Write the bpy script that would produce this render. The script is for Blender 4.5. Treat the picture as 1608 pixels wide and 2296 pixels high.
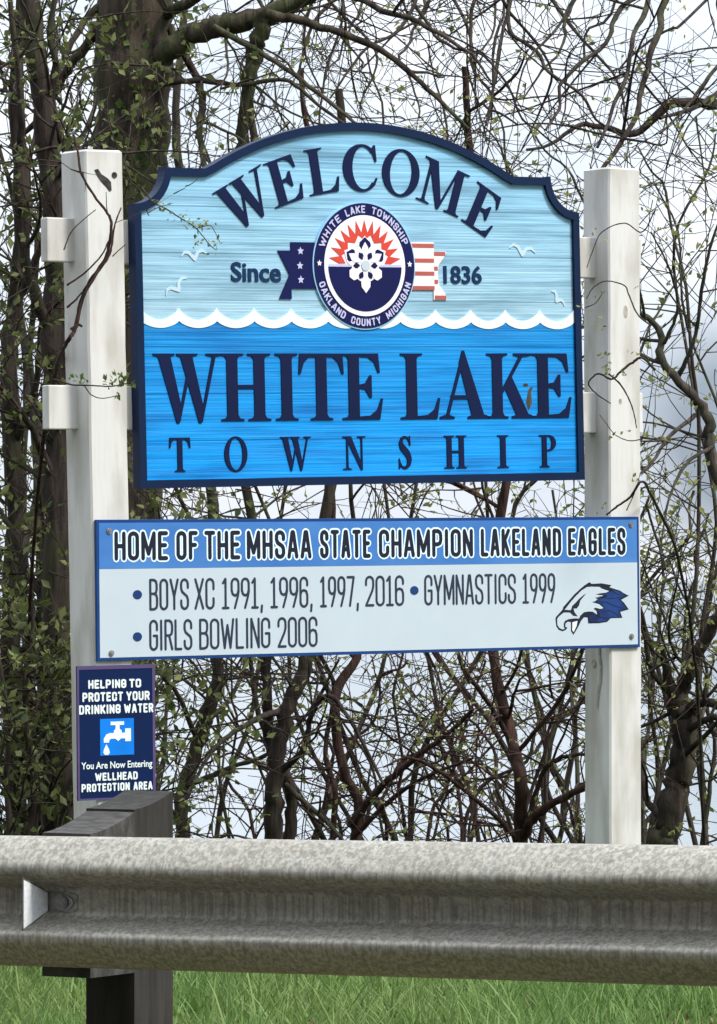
import bpy, math, random
import numpy as np
from mathutils import Vector, Matrix
from mathutils.geometry import delaunay_2d_cdt

R = math.radians
for o in list(bpy.data.objects):
    bpy.data.objects.remove(o)
sc = bpy.context.scene
C = sc.collection

# ------------------------------------------------------------------ camera, world, sun, exposure
EYE = 1.35
PITCH = math.atan((1300 - 1148) / 11370)
FPX = 11370.0                     # focal length in pixels of a 1608 x 2296 picture
cam_d = bpy.data.cameras.new('camera')
cam = bpy.data.objects.new('camera', cam_d)
C.objects.link(cam)
cam.location = (0, 0, EYE)
cam.rotation_euler = (R(90) + PITCH, 0, 0)
cam_d.sensor_fit = 'HORIZONTAL'
cam_d.sensor_width = 36
cam_d.lens = 36 * FPX / 1608
cam_d.clip_start = 0.5
cam_d.clip_end = 20000
sc.camera = cam

SUN_EL, SUN_AZ = R(50), math.atan2(0.90, -0.44)   # through thin cloud, from the right and a little behind the camera
w = bpy.data.worlds.new("World")
sc.world = w
w.use_nodes = True
nt = w.node_tree
nt.nodes.clear()
N = nt.nodes.new
out = N('ShaderNodeOutputWorld'); bg = N('ShaderNodeBackground')
sky = N('ShaderNodeTexSky'); sky.sky_type = 'NISHITA'; sky.sun_disc = False
sky.sun_elevation = SUN_EL; sky.sun_rotation = SUN_AZ
tc = N('ShaderNodeTexCoord'); mp = N('ShaderNodeMapping'); mp.inputs['Scale'].default_value = (9, 9, 16)
mp.inputs['Location'].default_value = (1.7, 0.4, 2.3)
noi = N('ShaderNodeTexNoise'); noi.inputs['Scale'].default_value = 1.6; noi.inputs['Detail'].default_value = 5
ramp = N('ShaderNodeValToRGB')
ramp.color_ramp.elements[0].position = 0.36; ramp.color_ramp.elements[0].color = (6.4, 7.2, 8.4, 1)
ramp.color_ramp.elements[1].position = 0.60; ramp.color_ramp.elements[1].color = (8.8, 9.3, 10.1, 1)
mix = N('ShaderNodeMixRGB'); mix.inputs['Fac'].default_value = 0.88
L = nt.links.new
L(tc.outputs['Generated'], mp.inputs['Vector']); L(mp.outputs['Vector'], noi.inputs['Vector'])
L(noi.outputs['Fac'], ramp.inputs['Fac'])
nrm = N('ShaderNodeVectorMath'); nrm.operation = 'NORMALIZE'; L(tc.outputs['Generated'], nrm.inputs[0])
dst = N('ShaderNodeVectorMath'); dst.operation = 'DISTANCE'; L(nrm.outputs['Vector'], dst.inputs[0])
dst.inputs[1].default_value = Vector((0.0775, 0.9964, 0.0275)).normalized()      # a grey cloud bank low in the sky
wob = N('ShaderNodeMath'); wob.operation = 'MULTIPLY_ADD'; wob.inputs[1].default_value = 0.016; L(noi.outputs['Fac'], wob.inputs[0]); L(dst.outputs['Value'], wob.inputs[2])
cb = N('ShaderNodeMapRange'); cb.inputs['From Min'].default_value = 0.022; cb.inputs['From Max'].default_value = 0.036; cb.inputs['To Min'].default_value = 1.0; cb.inputs['To Max'].default_value = 0.0
L(wob.outputs[0], cb.inputs['Value'])
mixb = N('ShaderNodeMixRGB'); mixb.inputs['Color2'].default_value = (3.0, 3.6, 4.5, 1); L(cb.outputs['Result'], mixb.inputs['Fac']); L(ramp.outputs['Color'], mixb.inputs['Color1'])
sxyz = N('ShaderNodeSeparateXYZ'); L(nrm.outputs['Vector'], sxyz.inputs[0])
zen = N('ShaderNodeMapRange'); zen.inputs['From Max'].default_value = 1; zen.inputs['To Min'].default_value = 0.92; zen.inputs['To Max'].default_value = 2.5
L(sxyz.outputs['Z'], zen.inputs['Value'])                      # an overcast sky is brightest overhead
sclv = N('ShaderNodeVectorMath'); sclv.operation = 'SCALE'; L(mixb.outputs['Color'], sclv.inputs[0]); L(zen.outputs['Result'], sclv.inputs['Scale'])
L(sky.outputs['Color'], mix.inputs['Color1']); L(sclv.outputs['Vector'], mix.inputs['Color2'])
L(mix.outputs['Color'], bg.inputs['Color']); bg.inputs['Strength'].default_value = 0.08
L(bg.outputs['Background'], out.inputs['Surface'])

sun_d = bpy.data.lights.new('sun', 'SUN')
sun_d.energy = 2.5; sun_d.angle = R(14); sun_d.color = (1.0, 0.95, 0.86)
sun = bpy.data.objects.new('sun', sun_d)
C.objects.link(sun)
sv = Vector((math.sin(SUN_AZ) * math.cos(SUN_EL), math.cos(SUN_AZ) * math.cos(SUN_EL), math.sin(SUN_EL)))
sun.rotation_euler = sv.to_track_quat('Z', 'Y').to_euler()
sun.location = (0, -5, 20)
sc.view_settings.view_transform = 'Standard'
sc.view_settings.look = 'None'
sc.view_settings.gamma = 1
sc.view_settings.exposure = 0.62


# ------------------------------------------------------------------ helpers
def at(px, py, Y):
    """the point at depth Y seen at a position of the 1608 x 2296 photograph"""
    x = (px - 804) / FPX; z = (1148 - py) / FPX
    c, s = math.cos(PITCH), math.sin(PITCH)
    d = (x, c - z * s, s + z * c)
    t = Y / d[1]
    return Vector((d[0] * t, Y, EYE + d[2] * t))


def ground_z(y):
    if y < 18.3: return 0.0
    return max(-2.6, -(y - 18.3) * 0.17)


def obj(name, verts, faces, mat, parent=None, smooth=False):
    me = bpy.data.meshes.new(name)
    me.from_pydata([tuple(v) for v in verts], [], faces)
    if smooth:
        me.polygons.foreach_set('use_smooth', [True] * len(me.polygons))
    me.materials.append(mat)
    o = bpy.data.objects.new(name, me)
    C.objects.link(o)
    if parent: o.parent = parent
    return o


def empty(name, loc=(0, 0, 0), rot=(0, 0, 0)):
    o = bpy.data.objects.new(name, None)
    o.empty_display_size = 0.2
    o.location = loc; o.rotation_euler = rot
    C.objects.link(o)
    return o


def tag(o, label=None, cat=None, group=None, kind=None):
    if label: o['label'] = label
    if cat: o['category'] = cat
    if group: o['group'] = group
    if kind: o['kind'] = kind
    return o


def box_geo(x0, x1, y0, y1, z0, z1, b=0.0):
    """box with chamfered vertical and horizontal edges"""
    if b <= 0:
        v = [(x, y, z) for x in (x0, x1) for y in (y0, y1) for z in (z0, z1)]
        f = [(0, 1, 3, 2), (4, 6, 7, 5), (0, 4, 5, 1), (2, 3, 7, 6), (0, 2, 6, 4), (1, 5, 7, 3)]
        return v, f
    import bmesh
    bm = bmesh.new()
    bmesh.ops.create_cube(bm, size=1)
    for q in bm.verts:
        q.co = Vector(((x0 + x1) / 2 + q.co.x * (x1 - x0), (y0 + y1) / 2 + q.co.y * (y1 - y0), (z0 + z1) / 2 + q.co.z * (z1 - z0)))
    bmesh.ops.bevel(bm, geom=list(bm.edges), offset=b, segments=2, affect='EDGES', profile=0.5)
    bm.verts.index_update()
    v = [tuple(q.co) for q in bm.verts]; f = [[q.index for q in p.verts] for p in bm.faces]
    bm.free()
    return v, f


# ---- flat shapes: the union of polygons, made into a solid slab
def union_tris(polys, holes=()):
    vs, fs = [], []
    for p in list(polys) + list(holes):
        a = sum(p[i][0] * p[(i + 1) % len(p)][1] - p[(i + 1) % len(p)][0] * p[i][1] for i in range(len(p)))
        q = list(p) if a > 0 else list(p)[::-1]
        fs.append(list(range(len(vs), len(vs) + len(q))))
        vs += [Vector((float(x), float(y))) for x, y in q]
    nh = len(polys)
    ov, oe, of, _, _, ofo = delaunay_2d_cdt(vs, [], fs, 0, 1e-6)
    tris = []
    for f, og in zip(of, ofo):
        if not og or any(k >= nh for k in og): continue
        tris.append(list(f))
    return [(v.x, v.y) for v in ov], tris


def slab_into(V, F, polys, holes, y_back, y_front):
    pv, tr = union_tris(polys, holes)
    used = sorted({i for t in tr for i in t})
    m = {i: k for k, i in enumerate(used)}
    n = len(used); b = len(V)
    V += [(pv[i][0], y_front, pv[i][1]) for i in used] + [(pv[i][0], y_back, pv[i][1]) for i in used]
    edges = set()
    for t in tr:
        a = sum(pv[t[i]][0] * pv[t[(i + 1) % len(t)]][1] - pv[t[(i + 1) % len(t)]][0] * pv[t[i]][1] for i in range(len(t)))
        q = [m[i] for i in (t if a > 0 else t[::-1])]
        F.append([b + i for i in q])                      # counter-clockwise in x,z : faces -y
        F.append([b + n + i for i in q[::-1]])
        for i in range(len(q)): edges.add((q[i], q[(i + 1) % len(q)]))
    for i, j in edges:
        if (j, i) not in edges:
            F.append([b + j, b + i, b + n + i, b + n + j])


def slab(name, polys, y_back, y_front, mat, parent, holes=()):
    V, F = [], []
    slab_into(V, F, polys, list(holes), y_back, y_front)
    return obj(name, V, F, mat, parent)


def slabs(name, groups, y_back, y_front, mat, parent):
    """several separate shapes (letters of one line) in one mesh"""
    V, F = [], []
    for g in groups: slab_into(V, F, g, [], y_back, y_front)
    return obj(name, V, F, mat, parent)


def ellipse(cx, cy, rx, ry, n=48, a0=0.0, a1=360.0):
    full = abs(a1 - a0) >= 360
    k = n if full else n + 1
    return [(cx + rx * math.cos(R(a0 + (a1 - a0) * i / n)), cy + ry * math.sin(R(a0 + (a1 - a0) * i / n))) for i in range(k)]


def ring(cx, cy, rx, ry, cx2, cy2, ix, iy, a0=0, a1=360, n=40):
    """ring between two ellipses as quads"""
    res = []
    for i in range(n):
        a = R(a0 + (a1 - a0) * i / n); b = R(a0 + (a1 - a0) * (i + 1) / n)
        res.append([(cx + rx * math.cos(a), cy + ry * math.sin(a)), (cx + rx * math.cos(b), cy + ry * math.sin(b)),
                    (cx2 + ix * math.cos(b), cy2 + iy * math.sin(b)), (cx2 + ix * math.cos(a), cy2 + iy * math.sin(a))])
    return res


def ribbon(pts, wid, caps=True, nd=10):
    """polyline with a width (one number or one per point) as quads plus round joints"""
    ws = wid if isinstance(wid, (list, tuple)) else [wid] * len(pts)
    res = []
    for i in range(len(pts) - 1):
        (x0, y0), (x1, y1) = pts[i], pts[i + 1]
        d = math.hypot(x1 - x0, y1 - y0)
        if d < 1e-9: continue
        nx, ny = -(y1 - y0) / d, (x1 - x0) / d
        a, b = ws[i] / 2, ws[i + 1] / 2
        res.append([(x0 + nx * a, y0 + ny * a), (x0 - nx * a, y0 - ny * a), (x1 - nx * b, y1 - ny * b), (x1 + nx * b, y1 + ny * b)])
    for i in range(0 if caps else 1, len(pts) if caps else len(pts) - 1):
        res.append(ellipse(pts[i][0], pts[i][1], ws[i] / 2 * 0.999, ws[i] / 2 * 0.999, nd))
    return res


# ---- materials
def new_mat(name):
    m = bpy.data.materials.new(name); m.use_nodes = True
    return m, m.node_tree, m.node_tree.nodes['Principled BSDF']


def srgb(r, g, b):
    f = lambda c: (c / 255 / 12.92) if c / 255 <= 0.04045 else ((c / 255 + 0.055) / 1.055) ** 2.4
    return (f(r), f(g), f(b), 1)


def noise_mat(name, ca, cb, scale=(10, 10, 10), lo=0.35, hi=0.65, rough=0.6, bump=0.0, detail=4, metallic=0.0, spec=0.4, cc=None):
    """two (or three) colours mixed by noise in object space, optional bump"""
    m, t, p = new_mat(name)
    n = t.nodes.new; l = t.links.new
    c = n('ShaderNodeTexCoord'); mp = n('ShaderNodeMapping'); mp.inputs['Scale'].default_value = scale
    no = n('ShaderNodeTexNoise'); no.inputs['Scale'].default_value = 1; no.inputs['Detail'].default_value = detail
    r = n('ShaderNodeValToRGB')
    r.color_ramp.elements[0].position = lo; r.color_ramp.elements[0].color = (*ca[:3], 1)
    r.color_ramp.elements[1].position = hi; r.color_ramp.elements[1].color = (*cb[:3], 1)
    if cc:
        e = r.color_ramp.elements.new((lo + hi) / 2); e.color = (*cc[:3], 1)
    l(c.outputs['Object'], mp.inputs['Vector']); l(mp.outputs['Vector'], no.inputs['Vector'])
    l(no.outputs['Fac'], r.inputs['Fac']); l(r.outputs['Color'], p.inputs['Base Color'])
    p.inputs['Roughness'].default_value = rough; p.inputs['Metallic'].default_value = metallic
    p.inputs['Specular IOR Level'].default_value = spec
    if bump > 0:
        b = n('ShaderNodeBump'); b.inputs['Strength'].default_value = bump; b.inputs['Distance'].default_value = 0.01
        l(no.outputs['Fac'], b.inputs['Height']); l(b.outputs['Normal'], p.inputs['Normal'])
    return m


def mixc(t, fac, a, b, mode='MIX'):
    m = t.nodes.new('ShaderNodeMixRGB'); m.blend_type = mode
    for s, v in (('Fac', fac), ('Color1', a), ('Color2', b)):
        if hasattr(v, 'links'): t.links.new(v, m.inputs[s])
        else: m.inputs[s].default_value = v
    return m.outputs['Color']


def noise_fac(t, scale, lo, hi, detail=4, loc=(0, 0, 0), coord='Object'):
    c = t.nodes.new('ShaderNodeTexCoord'); mp = t.nodes.new('ShaderNodeMapping')
    mp.inputs['Scale'].default_value = scale; mp.inputs['Location'].default_value = loc
    no = t.nodes.new('ShaderNodeTexNoise'); no.inputs['Scale'].default_value = 1; no.inputs['Detail'].default_value = detail
    mr = t.nodes.new('ShaderNodeMapRange'); mr.inputs['From Min'].default_value = lo; mr.inputs['From Max'].default_value = hi
    t.links.new(c.outputs[coord], mp.inputs['Vector']); t.links.new(mp.outputs['Vector'], no.inputs['Vector'])
    t.links.new(no.outputs['Fac'], mr.inputs['Value'])
    return mr.outputs['Result'], no.outputs['Fac']


def add_bump(t, p, h, strength, dist=0.004):
    b = t.nodes.new('ShaderNodeBump'); b.inputs['Strength'].default_value = strength; b.inputs['Distance'].default_value = dist
    t.links.new(h, b.inputs['Height']); t.links.new(b.outputs['Normal'], p.inputs['Normal'])


def plain_paint(name, rgb, rough=0.5, var=0.12):
    a = tuple(c * (1 - var) for c in rgb[:3]); b = tuple(min(1, c * (1 + var)) for c in rgb[:3])
    return noise_mat(name, a, b, (7, 7, 7), 0.3, 0.7, rough, 0.0, spec=0.18)


def grain_panel(name, top, bottom, z0, z1, dark):
    """painted sandblasted cedar: horizontal grain ridges, paint fading from one tone to another up the board"""
    m, t, p = new_mat(name)
    c = t.nodes.new('ShaderNodeTexCoord'); sx = t.nodes.new('ShaderNodeSeparateXYZ')
    t.links.new(c.outputs['Object'], sx.inputs['Vector'])
    mr = t.nodes.new('ShaderNodeMapRange'); mr.inputs['From Min'].default_value = z0; mr.inputs['From Max'].default_value = z1
    t.links.new(sx.outputs['Z'], mr.inputs['Value'])
    base = mixc(t, mr.outputs['Result'], bottom, top)
    f1, _ = noise_fac(t, (1.3, 1, 34), 0.48, 0.70, 5)
    f2, _ = noise_fac(t, (2.6, 1, 15), 0.48, 0.72, 4, (3, 0, 5))
    f3, h = noise_fac(t, (2.0, 1, 110), 0.35, 0.75, 4, (9, 0, 1))
    k1 = mixc(t, f1, (0, 0, 0, 1), (0.62, 0.62, 0.62, 1)); k2 = mixc(t, f2, (0, 0, 0, 1), (0.58, 0.58, 0.58, 1)); k3 = mixc(t, f3, (0, 0, 0, 1), (0.22, 0.22, 0.22, 1))
    col = mixc(t, k1, base, dark)
    col = mixc(t, k2, col, dark)
    col = mixc(t, k3, col, (*[min(1, q * 1.5 + 0.1) for q in top[:3]], 1))
    # the seams of the glued planks
    wv = t.nodes.new('ShaderNodeMath'); wv.operation = 'PINGPONG'; wv.inputs[1].default_value = 0.075
    t.links.new(sx.outputs['Z'], wv.inputs[0])
    ls = t.nodes.new('ShaderNodeMath'); ls.operation = 'LESS_THAN'; ls.inputs[1].default_value = 0.0016
    t.links.new(wv.outputs[0], ls.inputs[0])
    seam = mixc(t, ls.outputs[0], (0, 0, 0, 1), (0.6, 0.6, 0.6, 1))
    col = mixc(t, seam, col, (dark[0] * .5, dark[1] * .5, dark[2] * .6, 1))
    t.links.new(col, p.inputs['Base Color'])
    p.inputs['Roughness'].default_value = 0.6; p.inputs['Specular IOR Level'].default_value = 0.15
    add_bump(t, p, h, 0.55, 0.006)
    return m


M = {}
M['sky_paint'] = grain_panel('sky_paint', srgb(132, 188, 222), srgb(160, 194, 212), 0.55, 1.1, srgb(78, 116, 140))
M['water_paint'] = grain_panel('water_paint', srgb(10, 134, 204), srgb(0, 146, 228), 0.05, 0.5, srgb(0, 82, 154))
M['navy'] = plain_paint('navy', srgb(4, 30, 64), 0.45)
M['letter_navy'] = plain_paint('letter_navy', srgb(1, 18, 60), 0.5)
M['since_ink'] = plain_paint('since_ink', srgb(6, 44, 84), 0.5)
M['wave_white'] = plain_paint('wave_white', srgb(226, 236, 236), 0.5, 0.05)
M['seal_navy'] = plain_paint('seal_navy', srgb(6, 16, 74), 0.5)
M['seal_rim'] = plain_paint('seal_rim', srgb(150, 196, 226), 0.5, 0.05)
M['gull_paint'] = plain_paint('gull_paint', srgb(188, 210, 220), 0.5, 0.05)
M['seal_white'] = plain_paint('seal_white', srgb(240, 234, 240), 0.5, 0.03)
M['seal_lilac'] = plain_paint('seal_lilac', srgb(190, 190, 222), 0.5, 0.03)
M['seal_red'] = plain_paint('seal_red', srgb(206, 70, 56), 0.5, 0.1)
M['stripe_red'] = plain_paint('stripe_red', srgb(176, 90, 82), 0.5, 0.1)
M['stripe_white'] = plain_paint('stripe_white', srgb(244, 226, 224), 0.5, 0.03)
M['alu_white'] = plain_paint('alu_white', srgb(188, 200, 209), 0.35, 0.02)
M['header_blue'] = noise_mat('header_blue', srgb(52, 108, 178), srgb(72, 128, 194), (3, 3, 9), 0.3, 0.7, 0.35)
M['border_blue'] = plain_paint('border_blue', srgb(22, 62, 120), 0.4)
M['ink'] = plain_paint('ink', (0.012, 0.016, 0.03), 0.4)
M['line_ink'] = plain_paint('line_ink', srgb(46, 54, 72), 0.4)
M['halo'] = plain_paint('halo', srgb(226, 244, 255), 0.4, 0.02)
M['bullet_blue'] = plain_paint('bullet_blue', srgb(26, 58, 108), 0.4)
M['eagle_blue'] = noise_mat('eagle_blue', srgb(5, 24, 78), srgb(12, 56, 122), (14, 14, 9), 0.4, 0.6, 0.4)
M['small_navy'] = plain_paint('small_navy', srgb(2, 28, 72), 0.4)
M['icon_blue'] = plain_paint('icon_blue', srgb(10, 122, 222), 0.4)
M['small_border'] = plain_paint('small_border', srgb(84, 70, 112), 0.5)
M['steel'] = noise_mat('steel', (0.16, 0.15, 0.14), (0.34, 0.33, 0.32), (60, 60, 60), 0.3, 0.7, 0.45, 0, metallic=0.7)


def post_paint():
    m, t, p = new_mat('white_post_paint')
    f1, _ = noise_fac(t, (16, 16, 2.2), 0.52, 0.80, 5)
    f2, h = noise_fac(t, (70, 70, 5), 0.40, 0.75, 4, (4, 4, 0))
    f3, _ = noise_fac(t, (9, 9, 3), 0.47, 0.66, 6, (1, 8, 3))
    k = mixc(t, f1, (0, 0, 0, 1), (0.7, 0.7, 0.7, 1)); k2 = mixc(t, f2, (0, 0, 0, 1), (0.28, 0.28, 0.28, 1)); k3 = mixc(t, f3, (0, 0, 0, 1), (0.55, 0.55, 0.55, 1))
    col = mixc(t, k, (0.66, 0.65, 0.625, 1), (0.38, 0.345, 0.29, 1))
    col = mixc(t, k2, col, (0.52, 0.52, 0.50, 1))
    col = mixc(t, k3, col, (0.34, 0.31, 0.25, 1))
    t.links.new(col, p.inputs['Base Color']); p.inputs['Roughness'].default_value = 0.55
    add_bump(t, p, h, 0.25, 0.003)
    return m


M['post_white'] = post_paint()
M['knot'] = noise_mat('knot', (0.26, 0.22, 0.18), (0.48, 0.44, 0.38), (60, 60, 60), 0.3, 0.7, 0.8)
M['gouge'] = noise_mat('gouge', (0.012, 0.012, 0.012), (0.06, 0.055, 0.05), (60, 60, 60), 0.3, 0.7, 0.9)


def bark(name, a, b, moss=0.0):
    m, t, p = new_mat(name)
    f, h = noise_fac(t, (26, 26, 4), 0.32, 0.70, 6)
    col = mixc(t, f, (*a, 1), (*b, 1))
    if moss > 0:
        f2, _ = noise_fac(t, (4.5, 4.5, 3.2), 0.50, 0.62, 5, (3, 1, 7))
        k = mixc(t, f2, (0, 0, 0, 1), (moss, moss, moss, 1))
        col = mixc(t, k, col, (0.060, 0.085, 0.028, 1))
    t.links.new(col, p.inputs['Base Color']); p.inputs['Roughness'].default_value = 0.9
    p.inputs['Specular IOR Level'].default_value = 0.2
    add_bump(t, p, h, 0.9, 0.03)
    return m


M['bark_old'] = bark('bark_old', (0.017, 0.013, 0.010), (0.090, 0.068, 0.050), 0.45)
M['bark_dark'] = bark('bark_dark', (0.015, 0.011, 0.010), (0.070, 0.052, 0.043), 0.25)
M['bark_red'] = bark('bark_red', (0.018, 0.010, 0.009), (0.085, 0.047, 0.038))
M['bark_grey'] = bark('bark_grey', (0.022, 0.018, 0.015), (0.095, 0.078, 0.064), 0.3)


def leaf_mat(name, a, b, tr=0.35):
    m, t, p = new_mat(name)
    oi = t.nodes.new('ShaderNodeNewGeometry')
    col = mixc(t, oi.outputs['Random Per Island'], (*a, 1), (*b, 1))
    t.links.new(col, p.inputs['Base Color']); p.inputs['Roughness'].default_value = 0.55
    p.inputs['Specular IOR Level'].default_value = 0.25
    ts = t.nodes.new('ShaderNodeBsdfTranslucent'); t.links.new(col, ts.inputs['Color'])
    mx = t.nodes.new('ShaderNodeMixShader'); mx.inputs['Fac'].default_value = tr
    o = t.nodes['Material Output']
    t.links.new(p.outputs['BSDF'], mx.inputs[1]); t.links.new(ts.outputs['BSDF'], mx.inputs[2]); t.links.new(mx.outputs['Shader'], o.inputs['Surface'])
    return m


M['leaf_dark'] = leaf_mat('leaf_dark', (0.045, 0.065, 0.020), (0.19, 0.21, 0.07))
M['leaf_woods'] = leaf_mat('leaf_woods', (0.03, 0.045, 0.015), (0.07, 0.09, 0.03), 0.08)  # dark, nearly opaque leaves for the added woods that block low sky
M['leaf_bud'] = leaf_mat('leaf_bud', (0.11, 0.14, 0.035), (0.36, 0.36, 0.13), 0.45)
M['leaf_ivy'] = leaf_mat('leaf_ivy', (0.055, 0.10, 0.022), (0.15, 0.22, 0.06))
def grass_mat():
    m = leaf_mat('grass', (0.085, 0.185, 0.040), (0.21, 0.32, 0.10), 0.35)
    t = m.node_tree; p = t.nodes['Principled BSDF']
    src = p.inputs['Base Color'].links[0].from_socket
    f_, _ = noise_fac(t, (1.1, .7, 1), 0.42, 0.66, 4)
    col = mixc(t, mixc(t, f_, (0, 0, 0, 1), (.6, .6, .6, 1)), src, (0.27, 0.30, 0.10, 1))
    t.links.new(col, p.inputs['Base Color'])
    return m


M['grass'] = grass_mat()
M['litter'] = leaf_mat('litter', (0.12, 0.06, 0.035), (0.26, 0.16, 0.09), 0.1)

# ------------------------------------------------------------------ ground, lake, road
def sheet(name, fn, xs, ys, mat):
    V = [(x, y, fn(x, y)) for y in ys for x in xs]
    nx = len(xs)
    F = [(j * nx + i, j * nx + i + 1, (j + 1) * nx + i + 1, (j + 1) * nx + i) for j in range(len(ys) - 1) for i in range(nx - 1)]
    return obj(name, V, F, mat, None, True)


M['soil'] = noise_mat('soil', (0.045, 0.07, 0.02), (0.14, 0.09, 0.055), (3.2, 3.2, 3.2), 0.35, 0.62, 0.95, 0.6, 6, cc=(0.075, 0.085, 0.03))
xs = sorted(set([-9000, -2500, -600, -150, -60, -30] + [-20 + 0.5 * i for i in range(81)] + [30, 60, 150, 600, 2500, 9000]))
ys = sorted(set([-9000, -1500, -300, -80, -30] + [-15 + 0.5 * i for i in range(110)] + [45, 60, 120, 400, 2000, 9000]))
rg = random.Random(3)
tag(sheet('ground', lambda x, y: ground_z(y) + (0.018 * math.sin(x * 2.1 + y) * math.sin(y * 1.7 - x * .6) if abs(x) < 25 and 12 < y < 30 else 0), xs, ys, M['soil']), kind='structure')

m, t, p = new_mat('lake_water')
p.inputs['Base Color'].default_value = (0.14, 0.18, 0.20, 1); p.inputs['Roughness'].default_value = 0.12; p.inputs['Specular IOR Level'].default_value = 0.9
f, h = noise_fac(t, (0.8, 2.6, 1), 0, 1, 4)
add_bump(t, p, h, 0.08, 0.03)
tag(obj('lake_water', [(-9000, 29, -1.75), (9000, 29, -1.75), (9000, 15000, -1.75), (-9000, 15000, -1.75)], [(0, 1, 2, 3)], m), kind='structure')

PSI = R(29.5)
RAIL_D = Vector((math.cos(PSI), -math.sin(PSI), 0)); RAIL_N = Vector((math.sin(PSI), math.cos(PSI), 0))   # along the road / away from it
rail_o = at(804, 1885, 11.7)
RAIL_TOP = rail_o.z
def road_pt(a, b, z): q = Vector((rail_o.x, rail_o.y, 0)) + RAIL_D * a + RAIL_N * b; return (q.x, q.y, z)
M['asphalt'] = noise_mat('asphalt', (0.035, 0.035, 0.036), (0.075, 0.073, 0.07), (30, 30, 30), 0.3, 0.7, 0.9, 0.4)
M['gravel'] = noise_mat('gravel', (0.05, 0.047, 0.042), (0.14, 0.13, 0.115), (45, 45, 45), 0.3, 0.7, 0.95, 0.6)
M['line_paint'] = noise_mat('line_paint', (0.55, 0.55, 0.53), (0.8, 0.8, 0.78), (20, 20, 20), 0.3, 0.7, 0.7)
tag(obj('road', [road_pt(-400, -13.5, 0.008), road_pt(400, -13.5, 0.008), road_pt(400, -2.6, 0.008), road_pt(-400, -2.6, 0.008)], [(0, 1, 2, 3)], M['asphalt']), kind='structure')
tag(obj('road_shoulder', [road_pt(-400, -2.6, 0.004), road_pt(400, -2.6, 0.004), road_pt(400, -0.75, 0.004), road_pt(-400, -0.75, 0.004)], [(0, 1, 2, 3)], M['gravel']), kind='structure')
tag(obj('road_edge_line', [road_pt(-400, -3.05, 0.012), road_pt(400, -3.05, 0.012), road_pt(400, -2.93, 0.012), road_pt(-400, -2.93, 0.012)], [(0, 1, 2, 3)], M['line_paint']), kind='structure')

# ------------------------------------------------------------------ guardrail
def rail_mat():
    m, t, p = new_mat('galvanised_steel')
    f1, h1 = noise_fac(t, (62, 62, 62), 0.36, 0.66, 6)
    f2, _ = noise_fac(t, (60, 3, 4), 0.45, 0.72, 3, (5, 0, 2))
    f3, _ = noise_fac(t, (3, 3, 30), 0.42, 0.72, 4, (2, 6, 0))
    f4, _ = noise_fac(t, (160, 160, 160), 0.40, 0.65, 2)
    col = mixc(t, f1, (0.23, 0.215, 0.180, 1), (0.42, 0.40, 0.335, 1))
    col = mixc(t, mixc(t, f2, (0, 0, 0, 1), (.45, .45, .45, 1)), col, (0.34, 0.35, 0.35, 1))
    col = mixc(t, mixc(t, f3, (0, 0, 0, 1), (.4, .4, .4, 1)), col, (0.20, 0.165, 0.12, 1))
    col = mixc(t, mixc(t, f4, (0, 0, 0, 1), (.3, .3, .3, 1)), col, (0.58, 0.56, 0.49, 1))
    vo = t.nodes.new('ShaderNodeTexVoronoi'); vo.inputs['Scale'].default_value = 75
    vc = t.nodes.new('ShaderNodeTexCoord'); t.links.new(vc.outputs['Object'], vo.inputs['Vector'])
    vs = t.nodes.new('ShaderNodeSeparateXYZ'); t.links.new(vo.outputs['Color'], vs.inputs['Vector'])
    col = mixc(t, mixc(t, vs.outputs['X'], (0, 0, 0, 1), (.32, .32, .32, 1)), col, (0.56, 0.525, 0.43, 1))
    f5, _ = noise_fac(t, (110, 110, 2.2), 0.46, 0.58, 2, (7, 0, 4))       # upright scrapes
    col = mixc(t, mixc(t, f5, (0, 0, 0, 1), (.5, .5, .5, 1)), col, (0.15, 0.135, 0.11, 1))
    t.links.new(col, p.inputs['Base Color'])
    p.inputs['Metallic'].default_value = 0.4; p.inputs['Roughness'].default_value = 0.55
    add_bump(t, p, h1, 0.10, 0.003)
    return m


M['galv'] = rail_mat()
M['creosote'] = noise_mat('creosote', (0.010, 0.009, 0.008), (0.036, 0.033, 0.028), (30, 30, 5), 0.3, 0.72, 0.9, 0.5, 6)
M['creosote_end'] = noise_mat('creosote_end', (0.024, 0.022, 0.020), (0.075, 0.071, 0.065), (24, 50, 24), 0.3, 0.7, 0.9, 0.5, 6)
M['reflector_white'] = noise_mat('reflector_white', (0.62, 0.65, 0.68), (0.82, 0.84, 0.86), (90, 90, 90), 0.3, 0.7, 0.35)

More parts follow.
